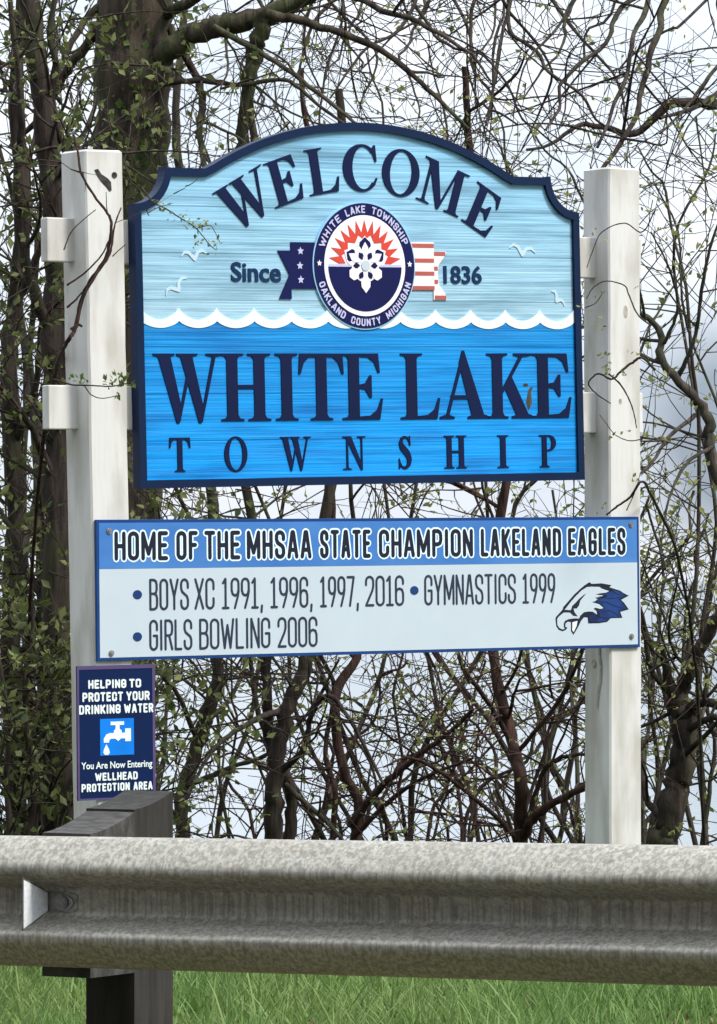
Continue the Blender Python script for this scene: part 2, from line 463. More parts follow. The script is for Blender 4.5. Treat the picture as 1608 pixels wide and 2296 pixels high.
# local frame: x along the rail, y away from the road, z up; the rail climbs gently to the right
GR = empty('guardrail', (rail_o.x, rail_o.y, 0), (0, 0, -PSI))
tag(GR, 'weathered galvanised steel guardrail with a wavy beam running along the roadside', 'guardrail')
GRADE = 0.0128
half = [(0.000, 0.004), (0.001, -0.010), (0.006, -0.022), (0.022, -0.042), (0.042, -0.062), (0.056, -0.074), (0.066, -0.0805), (0.076, -0.083), (0.083, -0.0815), (0.088, -0.077),
        (0.093, -0.069), (0.106, -0.040), (0.117, -0.016), (0.121, -0.0085), (0.126, -0.003), (0.132, -0.0005), (0.144, 0.0)]
prof = half + [(0.156, 0.0)] + [(0.312 - z_, y_) for z_, y_ in half[::-1]]
xs = [-7 + 0.25 * i for i in range(57)]
V, F = [], []
npf = len(prof)
rn = random.Random(5)
for x in xs:
    dent = [0.0] * npf
    for off in (0, 0.004):
        for i, (dz, dy) in enumerate(prof):
            wob = 0.0014 * math.sin(x * 3.1 + i * 0.4) + 0.001 * math.sin(x * 7.3 + i)
            V.append((x, dy + off + wob, RAIL_TOP + x * GRADE - dz))
for k in range(len(xs) - 1):
    a, b = k * 2 * npf, (k + 1) * 2 * npf
    for i in range(npf - 1):
        F.append((a + i, a + i + 1, b + i + 1, b + i))
        F.append((a + npf + i, b + npf + i, b + npf + i + 1, a + npf + i + 1))
    F.append((a, b, b + npf, a + npf)); F.append((a + npf - 1, a + 2 * npf - 1, b + 2 * npf - 1, b + npf - 1))
obj('beam', V, F, M['galv'], GR, True)

# where the visible post stands along the rail: its block's front corner shows at 90 px from the left
def rail_x(px):
    # intersection of the sight ray with the vertical plane of the rail's back
    d = at(px, 1876, 1.0) - Vector((0, 0, EYE)); o0 = Vector((0, 0, EYE))
    nn = RAIL_N; t_ = ((Vector((rail_o.x, rail_o.y, 0)) + nn * 0.006) - o0).dot(nn) / d.dot(nn)
    q = o0 + d * t_
    return (q - Vector((rail_o.x, rail_o.y, q.z))).dot(RAIL_D)


def wedge_block(x0, x1, y0, y1, zb, zf, zr):
    """timber with a top that slopes up away from the road, slightly hollowed"""
    V, F = [], []
    n = 6
    for x in (x0, x1):
        for k in range(n + 1):
            t_ = k / n
            V.append((x, y0 + (y1 - y0) * t_, zf + (zr - zf) * (t_ ** 1.55)))
        V.append((x, y1, zb)); V.append((x, y0, zb))
    m_ = n + 3
    F.append(list(range(m_))[::-1]); F.append([m_ + i for i in range(m_)])
    sideF = []
    for i in range(m_):
        j = (i + 1) % m_
        sideF.append((i, j, m_ + j, m_ + i))
    return V, [F[0][::-1], F[1][::-1]] + [f[::-1] for f in sideF]


PX = rail_x(90)
for k in range(-3, 4):
    x0 = PX + 1.905 * k
    zt = RAIL_TOP + x0 * GRADE
    v, f = wedge_block(x0 + 0.004, x0 + 0.140, 0.010, 0.208, zt - 0.335, zt + 0.008, zt + 0.052)
    bo = obj('blockout', v, f, M['creosote_end'], GR)
    v, f = wedge_block(x0, x0 + 0.138, 0.2105, 0.388, -0.25, zt + 0.058, zt + 0.096)
    po = obj('post', v, f, M['creosote'], GR)
    # through bolt with an oblong washer in the valley
    V, F = [], []
    cz = zt - 0.156; cx = x0 + 0.072
    slab_into(V, F, [ellipse(cx, cz, 0.030, 0.019, 20)], [], -0.001, -0.007)
    for r_, ya, yb in ((.0175, -.007, -.010), (.0160, -.010, -.0135), (.0130, -.0135, -.0160), (.0085, -.0160, -.0178)): slab_into(V, F, [ellipse(cx, cz, r_, r_, 20)], [], ya, yb)
    obj('bolt', V, F, M['steel'], GR)

# reflector: a trapezoid plate standing out of the valley, on a strap held by the bolt
RX = PX + 0.028
zt = RAIL_TOP + RX * GRADE
RF = empty('reflector', (rail_o + RAIL_D * RX).to_tuple(), (0, 0, -PSI))
RF.location.z = zt - 0.156
tag(RF, 'white trapezoid reflector plate standing out of the valley of the guardrail', 'reflector')
V, F = [], []
pl = [(-0.115, 0.064), (-0.115, -0.064), (-0.006, -0.024), (-0.006, 0.024)]
for dx in (0.0, 0.0022):
    V += [(dx, y, z) for y, z in pl]
F = [(0, 1, 2, 3)[::-1], (4, 5, 6, 7)] + [(i, (i + 1) % 4, 4 + (i + 1) % 4, 4 + i) for i in range(4)]
obj('plate', V, F, M['steel'], RF)
V = [(0.0026, y * 0.955 - 0.0028, z * 0.90) for y, z in pl] + [(0.0034, y * 0.955 - 0.0028, z * 0.90) for y, z in pl]
obj('reflective_sheet', V, F, M['reflector_white'], RF)
V, F = [], []
slab_into(V, F, [[(-0.002, -0.024), (0.060, -0.024), (0.085, -0.017), (0.085, 0.017), (0.060, 0.024), (-0.002, 0.024)]], [ellipse(0.045, 0, 0.016, 0.016, 14)], -0.0018, -0.0040)
obj('strap', V, F, M['steel'], RF)

# ------------------------------------------------------------------ the sign: letters
def sf(x0, x1, y, up, l=0.11, r=0.11, t_=0.035, br=0.09):
    s = 1 if up else -1
    return [(x0 - l, y), (x1 + r, y), (x1 + r, y + s * t_ * .7), (x1 + .03, y + s * t_ * 1.15), (x1, y + s * br), (x0, y + s * br), (x0 - .03, y + s * t_ * 1.15), (x0 - l, y + s * t_ * .7)]


def rc(x0, x1, y0, y1): return [(x0, y0), (x1, y0), (x1, y1), (x0, y1)]


LBAR = [(0, 0), (.70, 0), (.76, .32), (.722, .32), (.65, .15), (.52, .062), (.31, .05), (.31, .09), (.12, .09), (.09, .04), (0, .027)]
ETOP = [(0, 1), (.68, 1), (.71, .71), (.672, .71), (.60, .87), (.49, .942), (.31, .95), (.31, .91), (.12, .91), (.09, .96), (0, .973)]
SERIF = {
    'I': (.44, [rc(.12, .32, 0, 1), sf(.12, .32, 0, True), sf(.12, .32, 1, False)]),
    'H': (.94, [rc(.12, .32, 0, 1), rc(.62, .82, 0, 1), rc(.31, .63, .475, .535), sf(.12, .32, 0, True), sf(.12, .32, 1, False), sf(.62, .82, 0, True), sf(.62, .82, 1, False)]),
    'L': (.76, [rc(.12, .32, 0, 1), sf(.12, .32, 1, False), LBAR]),
    'E': (.76, [rc(.12, .32, 0, 1), ETOP, LBAR, [(.31, .472), (.43, .455), (.515, .33), (.552, .33), (.552, .67), (.515, .67), (.43, .55), (.31, .53)]]),
    'T': (.85, [rc(.325, .525, 0, 1), sf(.325, .525, 0, True), [(.02, 1), (.83, 1), (.85, .69), (.812, .69), (.75, .86), (.65, .945), (.2, .945), (.1, .86), (.038, .69), (0, .69)]]),
    'W': (1.25, [[(.075, 1), (.30, 1), (.505, .17), (.455, -.025), (.405, -.025)], [(.42, -.01), (.465, -.01), (.70, .86), (.655, .92)],
                 [(.475, 1), (.695, 1), (.90, .17), (.855, -.025), (.805, -.025)], [(.825, -.01), (.87, -.01), (1.14, 1), (1.075, 1)],
                 [(0, 1), (.385, 1), (.385, .975), (.30, .95), (.10, .95), (0, .975)], [(.42, 1), (.80, 1), (.80, .975), (.70, .95), (.48, .95), (.42, .975)], [(.95, 1), (1.25, 1), (1.25, .975), (1.14, .955), (1.05, .955), (.95, .975)]]),
    'A': (.95, [[(.085, 0), (.145, 0), (.475, .93), (.455, 1.045)], [(.44, 1.045), (.48, 1.045), (.875, 0), (.625, 0), (.375, .86)], rc(.20, .68, .30, .36), [(-.02, 0), (.27, 0), (.27, .03), (.17, .06), (.08, .06), (-.02, .03)], [(.53, 0), (.97, 0), (.97, .03), (.87, .06), (.62, .06), (.53, .03)]]),
    'K': (.93, [rc(.12, .32, 0, 1), sf(.12, .32, 0, True), sf(.12, .32, 1, False), [(.31, .36), (.31, .45), (.70, 1), (.775, 1)], [(.36, .48), (.50, .66), (.87, 0), (.62, 0)], [(.55, 1), (.92, 1), (.92, .97), (.80, .95), (.65, .95), (.55, .97)], [(.50, 0), (.94, 0), (.94, .03), (.86, .06), (.62, .06), (.50, .03)]]),
    'C': (.95, ring(.5, .5, .5, .52, .55, .5, .30, .465, 45, 318, 36) + [[(.83, 1.0), (.872, 1.0), (.905, .64), (.865, .64), (.80, .80), (.76, .90)], [(.84, .12), (.92, .27), (.885, .29), (.78, .13)]]),
    'O': (1.0, ring(.5, .5, .5, .525, .5, .5, .295, .475, 0, 360, 48)),
    'M': (1.32, [rc(.165, .235, 0, 1), rc(.94, 1.15, 0, 1), [(.10, 1), (.37, 1), (.70, .13), (.665, -.02), (.60, -.02)], [(.625, .0), (.675, .0), (1.0, .98), (.94, .98)], [(0, 1), (.30, 1), (.30, .95), (.12, .95), (0, .972)], [(.96, 1), (1.3, 1), (1.3, .972), (1.15, .945), (.96, .945)], sf(.165, .235, 0, True, .15, .15), sf(.94, 1.15, 0, True)]),
    'N': (.94, [rc(.145, .215, 0, 1), rc(.745, .81, -.02, 1), [(.10, 1), (.34, 1), (.81, .10), (.81, -.02), (.745, -.02)], [(0, 1), (.28, 1), (.28, .95), (.12, .95), (0, .972)], sf(.145, .215, 0, True, .14, .14), sf(.745, .81, 1, False, .14, .14)]),
    'S': (.70, ribbon([(.585, .74), (.54, .87), (.44, .96), (.31, .965), (.20, .90), (.165, .78), (.215, .67), (.36, .555), (.49, .44), (.555, .30), (.53, .15), (.42, .05), (.30, .03), (.19, .08), (.11, .19), (.08, .28)], [.045, .05, .06, .075, .12, .18, .215, .225, .225, .215, .17, .10, .065, .055, .05, .045]) + [[(.575, .70), (.615, .70), (.60, 1.0), (.565, 1.0), (.53, .90)], [(.06, .32), (.095, .32), (.14, .12), (.10, 0), (.06, 0)]]),
    'P': (.72, [rc(.12, .32, 0, 1), sf(.12, .32, 0, True), [(0, 1), (.40, 1), (.40, .95), (.12, .95), (0, .972)], [(.31, 1), (.42, 1), (.42, .955), (.31, .955)], [(.31, .50), (.42, .50), (.42, .545), (.31, .545)]] + ring(.40, .75, .32, .25, .40, .75, .125, .205, -90, 90, 20)),
}


def serif_glyph(ch, x0, x1, y0, h):
    w_, polys = SERIF[ch]
    k = (x1 - x0) / w_
    return [[(x0 + x * k, y0 + y * h) for x, y in p] for p in polys]


# ---- condensed block letters drawn with a pen of even width, in a unit box
K_ = .16
def _arc(cx, cy, rx, ry, a0, a1, n=8): return ellipse(cx, cy, rx, ry, n, a0, a1)
TOP = _arc(.5, 1 - K_, .5, K_, 180, 0); TOPR = TOP[::-1]
BOT = _arc(.5, K_, .5, K_, 180, 360); BOTR = BOT[::-1]
PEN = {
    'A': [[(0, 0), (.42, 1), (.58, 1), (1, 0)], [(.16, .28), (.84, .28)]],
    'B': [[(0, 0), (0, 1), (.55, 1), (.85, .95), (.95, .84), (.95, .68), (.85, .57), (.6, .53), (0, .53)], [(.6, .53), (.9, .48), (1, .37), (1, .16), (.9, .05), (.55, 0), (0, 0)]],
    'C': [[(1, .66)] + TOPR + BOT + [(1, .34)]],
    'D': [[(0, 0), (0, 1), (.5, 1), (.85, .95), (1, .82), (1, .18), (.85, .05), (.5, 0), (0, 0)]],
    'E': [[(1, 1), (0, 1), (0, 0), (1, 0)], [(0, .52), (.85, .52)]],
    'F': [[(1, 1), (0, 1), (0, 0)], [(0, .52), (.85, .52)]],
    'G': [[(1, .68)] + TOPR + BOT + [(1, .48), (.52, .48)]],
    'H': [[(0, 0), (0, 1)], [(1, 0), (1, 1)], [(0, .5), (1, .5)]],
    'I': [[(.5, 0), (.5, 1)]],
    'K': [[(0, 0), (0, 1)], [(1, 1), (.08, .46)], [(.3, .58), (1, 0)]],
    'L': [[(0, 1), (0, 0), (1, 0)]],
    'M': [[(0, 0), (0, 1), (.5, .18), (1, 1), (1, 0)]],
    'N': [[(0, 0), (0, 1), (1, 0), (1, 1)]],
    'O': [TOP + BOTR + [TOP[0]]],
    'P': [[(0, 0), (0, 1), (.6, 1), (.9, .94), (1, .82), (1, .62), (.9, .5), (.6, .45), (0, .45)]],
    'R': [[(0, 0), (0, 1), (.6, 1), (.9, .94), (1, .82), (1, .65), (.9, .53), (.6, .48), (0, .48)], [(.55, .48), (1, 0)]],
    'S': [[(1, .72)] + TOPR + [(0, .70), (.15, .58), (.85, .43), (1, .31)] + BOTR[0:] + [(0, .28)]],
    'T': [[(0, 1), (1, 1)], [(.5, 1), (.5, 0)]],
    'U': [[(0, 1)] + BOT + [(1, 1)]],
    'W': [[(0, 1), (.25, 0), (.5, .8), (.75, 0), (1, 1)]],
    'X': [[(0, 0), (1, 1)], [(0, 1), (1, 0)]],
    'Y': [[(0, 1), (.5, .42), (1, 1)], [(.5, .42), (.5, 0)]],
    '0': [TOP + BOTR + [TOP[0]]],
    '1': [[(.05, .86), (.5, 1), (.5, 0)], [(0, 0), (1, 0)]],
    '2': [[(0, .72)] + TOP + [(1, .66), (.85, .5), (0, 0), (1, 0)]],
    '6': [[(1, .74)] + TOPR + BOT + [(1, .40), (.85, .53), (.5, .57), (.15, .53), (0, .42)]],
    '7': [[(0, 1), (1, 1), (.35, 0)]],
    '9': [[(1, .62), (.85, .47), (.5, .42), (.15, .47), (0, .60)] + TOP + [(1, .55), (.85, .36), (.45, 0)]],
    ',': [[(.6, .06), (.25, -.16)]],
}
WID = {'I': .42, ',': .40, 'M': 1.3, 'W': 1.45, 'E': .92, 'F': .90, 'L': .88, 'T': 1.0, '1': .85, 'A': 1.08, 'X': 1.05, 'Y': 1.05}


def pen_word(word, x0, x1, y0, h, pen, grow=0.0):
    """letters of one word between x0 and x1; pen = stroke width; grow widens the stroke for an outline"""
    gap = pen * 0.62
    tot = sum(WID.get(c, 1.0) for c in word)
    unit = ((x1 - x0) - gap * (len(word) - 1)) / tot
    res = []; x = x0
    for c in word:
        wd = WID.get(c, 1.0) * unit
        g = []
        for line in PEN[c]:
            if c == 'I': pts = [(x + wd / 2, y0 + pen / 2 + py * (h - pen)) for px, py in line]
            else: pts = [(x + pen / 2 + px * (wd - pen), y0 + pen / 2 + py * (h - pen)) for px, py in line]
            g += ribbon(pts, pen + grow * 2, True, 8)
        res.append(g); x += wd + gap
    return res


def arc_word(word, cx, cy, r, a0, a1, h, pen, inside=False):
    """letters along a circle from angle a0 to a1 (degrees); inside = letters read along the bottom"""
    res = []
    tot = sum(WID.get(c, 1.0) for c in word) + 0.22 * (len(word) - 1)
    a = a0; da = (a1 - a0) / tot
    for c in word:
        wa = WID.get(c, 1.0)
        mid = a + da * wa / 2
        wd = abs(R(da * wa)) * r * 0.95
        g = []
        for line in PEN[c]:
            pts = []
            for px, py in line:
                lx = 0 if c == 'I' else (px - .5) * (wd - pen); ly = (py - .5) * (h - pen)
                th = R(mid)
                if not inside:
                    rr = r + ly; ang = th - lx / r
                else:
                    rr = r - ly; ang = th + lx / r
                pts.append((cx + rr * math.cos(ang), cy + rr * math.sin(ang)))
            g += ribbon(pts, pen, True, 6)
        res.append(g)
        a += da * (wa + 0.22)
    return res


def type_text(body, x0, x1, y0, h_ref, bold=0.0):
    """words in the default sans face, fitted between x0 and x1 with the capital height h_ref"""
    cu = bpy.data.curves.new('type', 'FONT'); cu.body = body; cu.resolution_u = 4; cu.offset = bold; cu.fill_mode = 'FRONT'
    o = bpy.data.objects.new('type', cu); C.objects.link(o)
    bpy.context.view_layer.update()
    me = o.evaluated_get(bpy.context.evaluated_depsgraph_get()).to_mesh()
    vs = [v.co.copy() for v in me.vertices]; tr = [list(p.vertices) for p in me.polygons]
    bpy.data.objects.remove(o)
    mx = max(v.x for v in vs); mn = min(v.x for v in vs); cap = 0.70
    k = (x1 - x0) / (mx - mn); kz = h_ref / cap
    P2 = [(x0 + (v.x - mn) * k, y0 + v.y * kz) for v in vs]
    return [[P2[i] for i in t_] for t_ in tr]


def tris_slab(name, tris, y_back, y_front, mat, parent):
    V, F = [], []
    ids = {}
    loc = []
    for t_ in tris:
        q = []
        for p_ in t_:
            kx = (round(p_[0], 6), round(p_[1], 6))
            if kx not in ids: ids[kx] = len(ids)
            q.append(ids[kx])
        if len(set(q)) == len(q): loc.append(q)
    pv = list(ids.keys()); n = len(pv)
    V = [(x, y_front, z) for x, z in pv] + [(x, y_back, z) for x, z in pv]
    edges = set()
    for q in loc:
        a = sum(pv[q[i]][0] * pv[q[(i + 1) % len(q)]][1] - pv[q[(i + 1) % len(q)]][0] * pv[q[i]][1] for i in range(len(q)))
        if a < 0: q = q[::-1]
        F.append(q); F.append([n + i for i in q[::-1]])
        for i in range(len(q)): edges.add((q[i], q[(i + 1) % len(q)]))
    for i, j in edges:
        if (j, i) not in edges: F.append([j, i, n + i, n + j])
    return obj(name, V, F, mat, parent)


def offset_poly(P, d):
    """inset of a closed counter-clockwise outline by d"""
    n = len(P); res = []
    for i in range(n):
        p0, p1, p2 = Vector(P[i - 1]), Vector(P[i]), Vector(P[(i + 1) % n])
        a = (p1 - p0).normalized(); b = (p2 - p1).normalized()
        na, nb = Vector((-a.y, a.x)), Vector((-b.y, b.x))
        m_ = (na + nb)
        if m_.length < 1e-6: m_ = na
        m_.normalize()
        k = d / max(0.35, m_.dot(na))
        res.append((p1.x + m_.x * k, p1.y + m_.y * k))
    return res


# ------------------------------------------------------------------ the white timber stand
TH = R(36.8)
def frame(name, o, lean): return empty(name, o, (0, -R(lean), TH))
LO = at(820.9, 1315.8, 16.55)
UP = at(818.6, 1085.6, 16.60)

ST = frame('sign_stand', LO, 0.68)
tag(ST, 'white painted timber stand of two square posts and two crossbeams carrying the signs', 'sign stand')
def timber(name, x0, x1, y0, y1, z0, z1, segs=24, seed=1, b=0.006):
    """square timber along z with slightly uneven faces and eased edges"""
    r_ = random.Random(seed)
    sec = [(x0 + b, y0), (x1 - b, y0), (x1, y0 + b), (x1, y1 - b), (x1 - b, y1), (x0 + b, y1), (x0, y1 - b), (x0, y0 + b)]
    V, F = [], []
    zs = [z0 + (z1 - z0) * i / segs for i in range(segs + 1)]
    for i, z in enumerate(zs):
        dx, dy = r_.uniform(-.0012, .0012), r_.uniform(-.0012, .0012)
        for x, y in sec: V.append((x + dx, y + dy, z))
    for i in range(segs):
        for k in range(8):
            F.append((i * 8 + k, i * 8 + (k + 1) % 8, (i + 1) * 8 + (k + 1) % 8, (i + 1) * 8 + k))
    F.append(list(range(8))[::-1])
    # eased top
    e = b; base = len(V); cx, cy = (x0 + x1) / 2, (y0 + y1) / 2
    for x, y in sec: V.append((x + (cx - x) * .09, y + (cy - y) * .09, z1 + .006))
    for k in range(8): F.append((segs * 8 + k, segs * 8 + (k + 1) % 8, base + (k + 1) % 8, base + k))
    F.append([base + k for k in range(8)])
    return obj(name, V, F, M['post_white'], ST)


lp = timber('post', -.07, .074, .012, .152, -1.55, 1.383, 24, 3)
lp.location = (-.9928, 0, 0); lp.rotation_euler = (0, R(-0.63), 0)
tag(lp, 'left white post with a dark gouge near its top')
rp = timber('post', -.07, .07, .012, .152, -1.55, 1.405, 24, 7)
rp.location = (1.112, 0, 0); rp.rotation_euler = (0, R(0.53), 0)
tag(rp, 'right white post with knots and a brown crack')


def knot(par, polys, y0, y1, mat, nm): return slab(nm, polys, y0, y1, mat, par)


# dark gouge near the top of the left post, knots and a crack in the right post
LG = lambda P_: [(x + 1.0075, z) for x, z in P_]
knot(lp, [LG([(-1.043, 1.325), (-1.030, 1.328), (-1.018, 1.312), (-.995, 1.300), (-.982, 1.288), (-.980, 1.262), (-.988, 1.258), (-1.000, 1.272), (-1.020, 1.290), (-1.034, 1.308)])], .014, .0105, M['gouge'], 'gouge')
knot(lp, [LG(ellipse(-.968, 1.310, .010, .010, 12))], .014, .0105, M['gouge'], 'gouge')
for cx, cy, rx, ry in ((.002, .92, .010, .022), (-.022, .615, .007, .010)):
    knot(rp, [ellipse(cx, cy, rx, ry, 16)], .014, .0112, M['knot'], 'knot')
V, F = [], []
slab_into(V, F, [[(.060, -.205), (.074, -.205), (.072, -.25), (.064, -.29), (.067, -.33), (.078, -.37), (.084, -.42), (.077, -.43), (.066, -.37), (.056, -.33), (.054, -.28), (.062, -.245)], ellipse(.098, -.275, .010, .013, 12)], [], 0, -.0008)
obj('crack', [(-.0713 + y, x, z) for x, y, z in V], [f_[::-1] for f_ in F], M['knot'], rp)
for zc in (1.106, .579):
    v, f = box_geo(-1.177, 1.255, .082, .120, zc - .0695, zc + .0695, .004)
    obj('crossbeam', v, f, M['post_white'], ST)

# ------------------------------------------------------------------ the welcome sign
WS = frame('welcome_sign', UP, 1.55)
tag(WS, 'big arched blue WELCOME sign with navy border, waves and a round seal, between white posts', 'sign')
CX_ = .021
outl = [(-.91, 0), (.91, 0), (.91, .904)]
cov = [(.91 + .121 * math.cos(R(a)), 1.025 + .121 * math.sin(R(a))) for a in range(268, 178, -8)]
outl += [q for q in cov if q[0] < .9095] + [(.789, 1.021), (.633, 1.021)]
RA = 1.275; cyA = 1.185 - RA
a_end = math.degrees(math.asin(.633 / RA))
arch = [(RA * math.sin(R(a_end - (2 * a_end) * i / 40)), cyA + RA * math.cos(R(a_end - (2 * a_end) * i / 40))) for i in range(41)]
outl += [q for q in arch[1:-1]]
outl += [(-x, y) for x, y in outl[::-1] if y > 0.5 and not (abs(x) < .632)]
outl = [(x + CX_, y) for x, y in outl]
# outline came out counter-clockwise from the lower left corner
inner = offset_poly(outl, .026)
slab('frame', [outl], .040, 0.0, M['navy'], WS, holes=[inner])
slab('panel', [offset_poly(outl, .024)], .038, .012, M['sky_paint'], WS)


def wave(y_cusp, depth, x0, x1, period, ph, n=14):
    """scalloped curve: troughs between sharp cusps"""
    pts = []; x = ph
    while x > x0: x -= period
    while x < x1:
        for i in range(n):
            xx = x + period * i / n
            if x0 < xx < x1:
                t_ = i / n
                pts.append((xx, y_cusp - depth * math.sin(math.pi * t_) ** .72))
        x += period
    return pts


ix0, ix1 = min(q[0] for q in inner) + .003, max(q[0] for q in inner) - .003
PER = .1478
blue = wave(.5325, .0225, ix0, ix1, PER, .018)
whit = wave(.5735, .037, ix0, ix1, PER, .018)
blue = [(ix0, .520)] + blue + [(ix1, .520)]
whit = [(ix0, .545)] + whit + [(ix1, .545)]
slab('water_panel', [[(ix0, .024), (ix1, .024)] + blue[::-1]], .013, .0095, M['water_paint'], WS)
slab('wave_band', [blue + whit[::-1]], .013, .0075, M['wave_white'], WS)

YB, YF = .0100, .0062
place = [('W', -27.0, .215), ('E', -17.6, .128), ('L', -8.9, .128), ('C', -.2, .145), ('O', 9.0, .154), ('M', 19.0, .196), ('E', 29.0, .126)]
RW, CW = .96, (.021, .002)
G = []
for ch, ang, wd in place:
    g = serif_glyph(ch, -wd / 2, wd / 2, 0, .150)
    a = -R(ang) ; ca, sa = math.cos(a), math.sin(a)
    bx, by = CW[0] + RW * math.sin(R(ang)), CW[1] + RW * math.cos(R(ang))
    G.append([[(bx + x * ca - y * sa, by + x * sa + y * ca) for x, y in p_] for p_ in g])
for g in G: slab('letter', g, .013, .0080, M['letter_navy'], WS)
H1 = .217
G = [serif_glyph(c, a, b, .2115, H1) for c, a, b in (('W', -.826, -.556), ('H', -.566, -.3646), ('I', -.350, -.2555), ('T', -.2545, -.0715), ('E', -.079, .0873),
     ('L', .1594, .3247), ('A', .3265, .5290), ('K', .521, .7185), ('E', .714, .8861))]
for g in G: slab('letter', g, YB, YF, M['letter_navy'], WS)
G = []
for c, a, b in (('T', -.7706, -.6883), ('O', -.5558, -.4654), ('W', -.3335, -.2099), ('N', -.0811, .0111), ('S', .1425, .2041), ('H', .3358, .4323), ('I', .5614, .611), ('P', .7418, .8144)):
    yb = .0520 - (a + .77) * .0042
    G.append(serif_glyph(c, a, b, yb, .1085))
for g in G: slab('small_letter', g, YB, YF, M['letter_navy'], WS)
tris_slab('since_lettering', type_text('Since', -.5126, -.315, .6625, .060, .022), .013, .0085, M['since_ink'], WS)
tris_slab('year_lettering', type_text('1836', .3523, .5124, .6625, .056, .022), .013, .0085, M['since_ink'], WS)

slab('stain', [[(.700, .305), (.716, .318), (.722, .312), (.712, .300), (.716, .262), (.700, .236), (.690, .262)], ellipse(.690, .322, .012, .006, 10)], .0098, .0090, M['bark_grey'], WS)
# gulls
for gx, gy, s, a in ((.690, .772, .055, -4), (-.655, .742, .050, 10), (-.725, .640, .050, 38), (.838, .612, .036, -38)):
    pts = [(-1, .12), (-.72, .34), (-.40, .26), (0, -.22), (.30, .16), (.66, .22), (1, -.02)]
    ca, sa = math.cos(R(a)), math.sin(R(a))
    pts = [(gx + s * (x * ca - y * sa), gy + s * (x * sa + y * ca)) for x, y in pts]
    slab('gull', ribbon(pts, [.003, .008, .010, .013, .010, .009, .003]), .013, .0095, M['gull_paint'], WS)

# ribbons beside the seal
rl = slab('star_ribbon', [[(-.2735, .790), (-.17, .790), (-.17, .639), (-.2745, .639), (-.2745, .6055), (-.324, .6055), (-.281, .684), (-.326, .762), (-.2735, .762)]], .013, .0075, M['seal_navy'], WS)
def star(cx, cy, r, ri=.45, n=5, a0=90): return [(cx + (r if i % 2 == 0 else r * ri) * math.cos(R(a0 + 180 / n * i)), cy + (r if i % 2 == 0 else r * ri) * math.sin(R(a0 + 180 / n * i))) for i in range(2 * n)]
for sx, sy in ((-.2363, .7613), (-.2395, .7135), (-.2374, .6680)):
    slab('star', [star(sx, sy, .0135, .48)], .009, .0062, M['seal_lilac'], rl)
rr = slab('stripe_ribbon', [[(.19, .796), (.312, .796), (.312, .766), (.364, .766), (.358, .752), (.330, .722), (.326, .690), (.331, .655), (.356, .626), (.362, .606), (.308, .606), (.308, .640), (.19, .640)]], .013, .0078, M['stripe_white'], WS)
st = []
for y in (.785, .736, .693, .645): st.append([(.20, y - .0065), (.311, y - .0065), (.311, y + .0065), (.20, y + .0065)])
for y, xe in ((.759, .359), (.710, .326), (.666, .326), (.614, .359)): st.append([(.312, y - .0065), (xe, y - .0065), (xe, y + .0065), (.312, y + .0065)])
slabs('stripe', [[s_] for s_ in st], .009, .0066, M['stripe_red'], rr)

# the round seal
sx, sy = .0205, .716
seal = slab('seal', [ellipse(sx, sy, .2100, .2100, 72)], .013, .0050, M['seal_rim'], WS)
slab('seal_ring', [ellipse(sx, sy, .205, .205, 72)], .006, .0030, M['seal_navy'], seal)
slab('seal_disc', [ellipse(sx, sy, .1655, .1655, 72)], .004, .0016, M['seal_white'], seal)
slab('seal_water', [ellipse(sx, sy, .150, .150, 48, 182, 358)], .003, .0004, M['seal_navy'], seal)
slab('horizon_line', [[(sx - .150, sy - .004), (sx + .150, sy - .004), (sx + .148, sy + .004), (sx - .148, sy + .004)]], .003, .0002, M['seal_lilac'], seal)
sunp = []
nray = 13
inn = []
for i in range(nray + 1):
    a = 2 + 176 * i / nray
    sunp.append((.106, a))
    if i < nray: sunp.append((.148, a + 88 / nray))
outer = [(sx + r * math.cos(R(a)), sy + .002 + r * math.sin(R(a))) for r, a in sunp]
for i in range(13):
    a = 178 - 176 * i / 12
    inn.append(((.080 if i % 2 == 0 else .100), a))
inn = [(sx + r * math.cos(R(a)), sy + .004 + r * math.sin(R(a))) for r, a in inn]
slab('sun_rays', [outer + inn], .003, .0000, M['seal_red'], seal)


def petal(ang, r0, r1, wd, k=0.45):
    a = R(ang); c_, s_ = math.cos(a), math.sin(a)
    pts = [(r0, 0), (r0 + (r1 - r0) * k, wd), (r0 + (r1 - r0) * (k + .22), wd * .92), (r1, 0), (r0 + (r1 - r0) * (k + .22), -wd * .92), (r0 + (r1 - r0) * k, -wd)]
    return [(sx + x * c_ - y * s_, sy + x * s_ + y * c_) for x, y in pts]


slab('flower_field', [petal(a, .012, .098, .030) for a in (90, 30, 150)] + [ellipse(sx, sy, .055, .055, 24)], .002, -.0006, M['seal_white'], seal)
slab('dark_petal', [petal(90, .040, .094, .024)] + [petal(a, .042, .088, .022) for a in (30, 150)], .0005, -.0012, M['seal_navy'], seal)
slab('petal', [petal(a, .020, .078, .0135) for a in (90, 30, 150)] + [petal(a, .018, .076, .020, .6) for a in (-30, 210)] + [petal(270, .018, .090, .019, .5)], -.0006, -.0018, M['seal_white'], seal)
slab('seed', [petal(a, .022, .050, .0095) for a in (0, 60, 120, 180, 240, 300)], -.001, -.0026, M['seal_navy'], seal)
slab('flower_eye', [ellipse(sx, sy, .017, .017, 20)], -.001, -.0034, M['alu_white'], seal)
for wd, a0, a1 in (('WHITE', 161, 122), ('LAKE', 114, 88), ('TOWNSHIP', 80, 23)): slabs('seal_word', arc_word(wd, sx, sy, .185, a0, a1, .025, .0048), .004, .0014, M['seal_lilac'], seal)
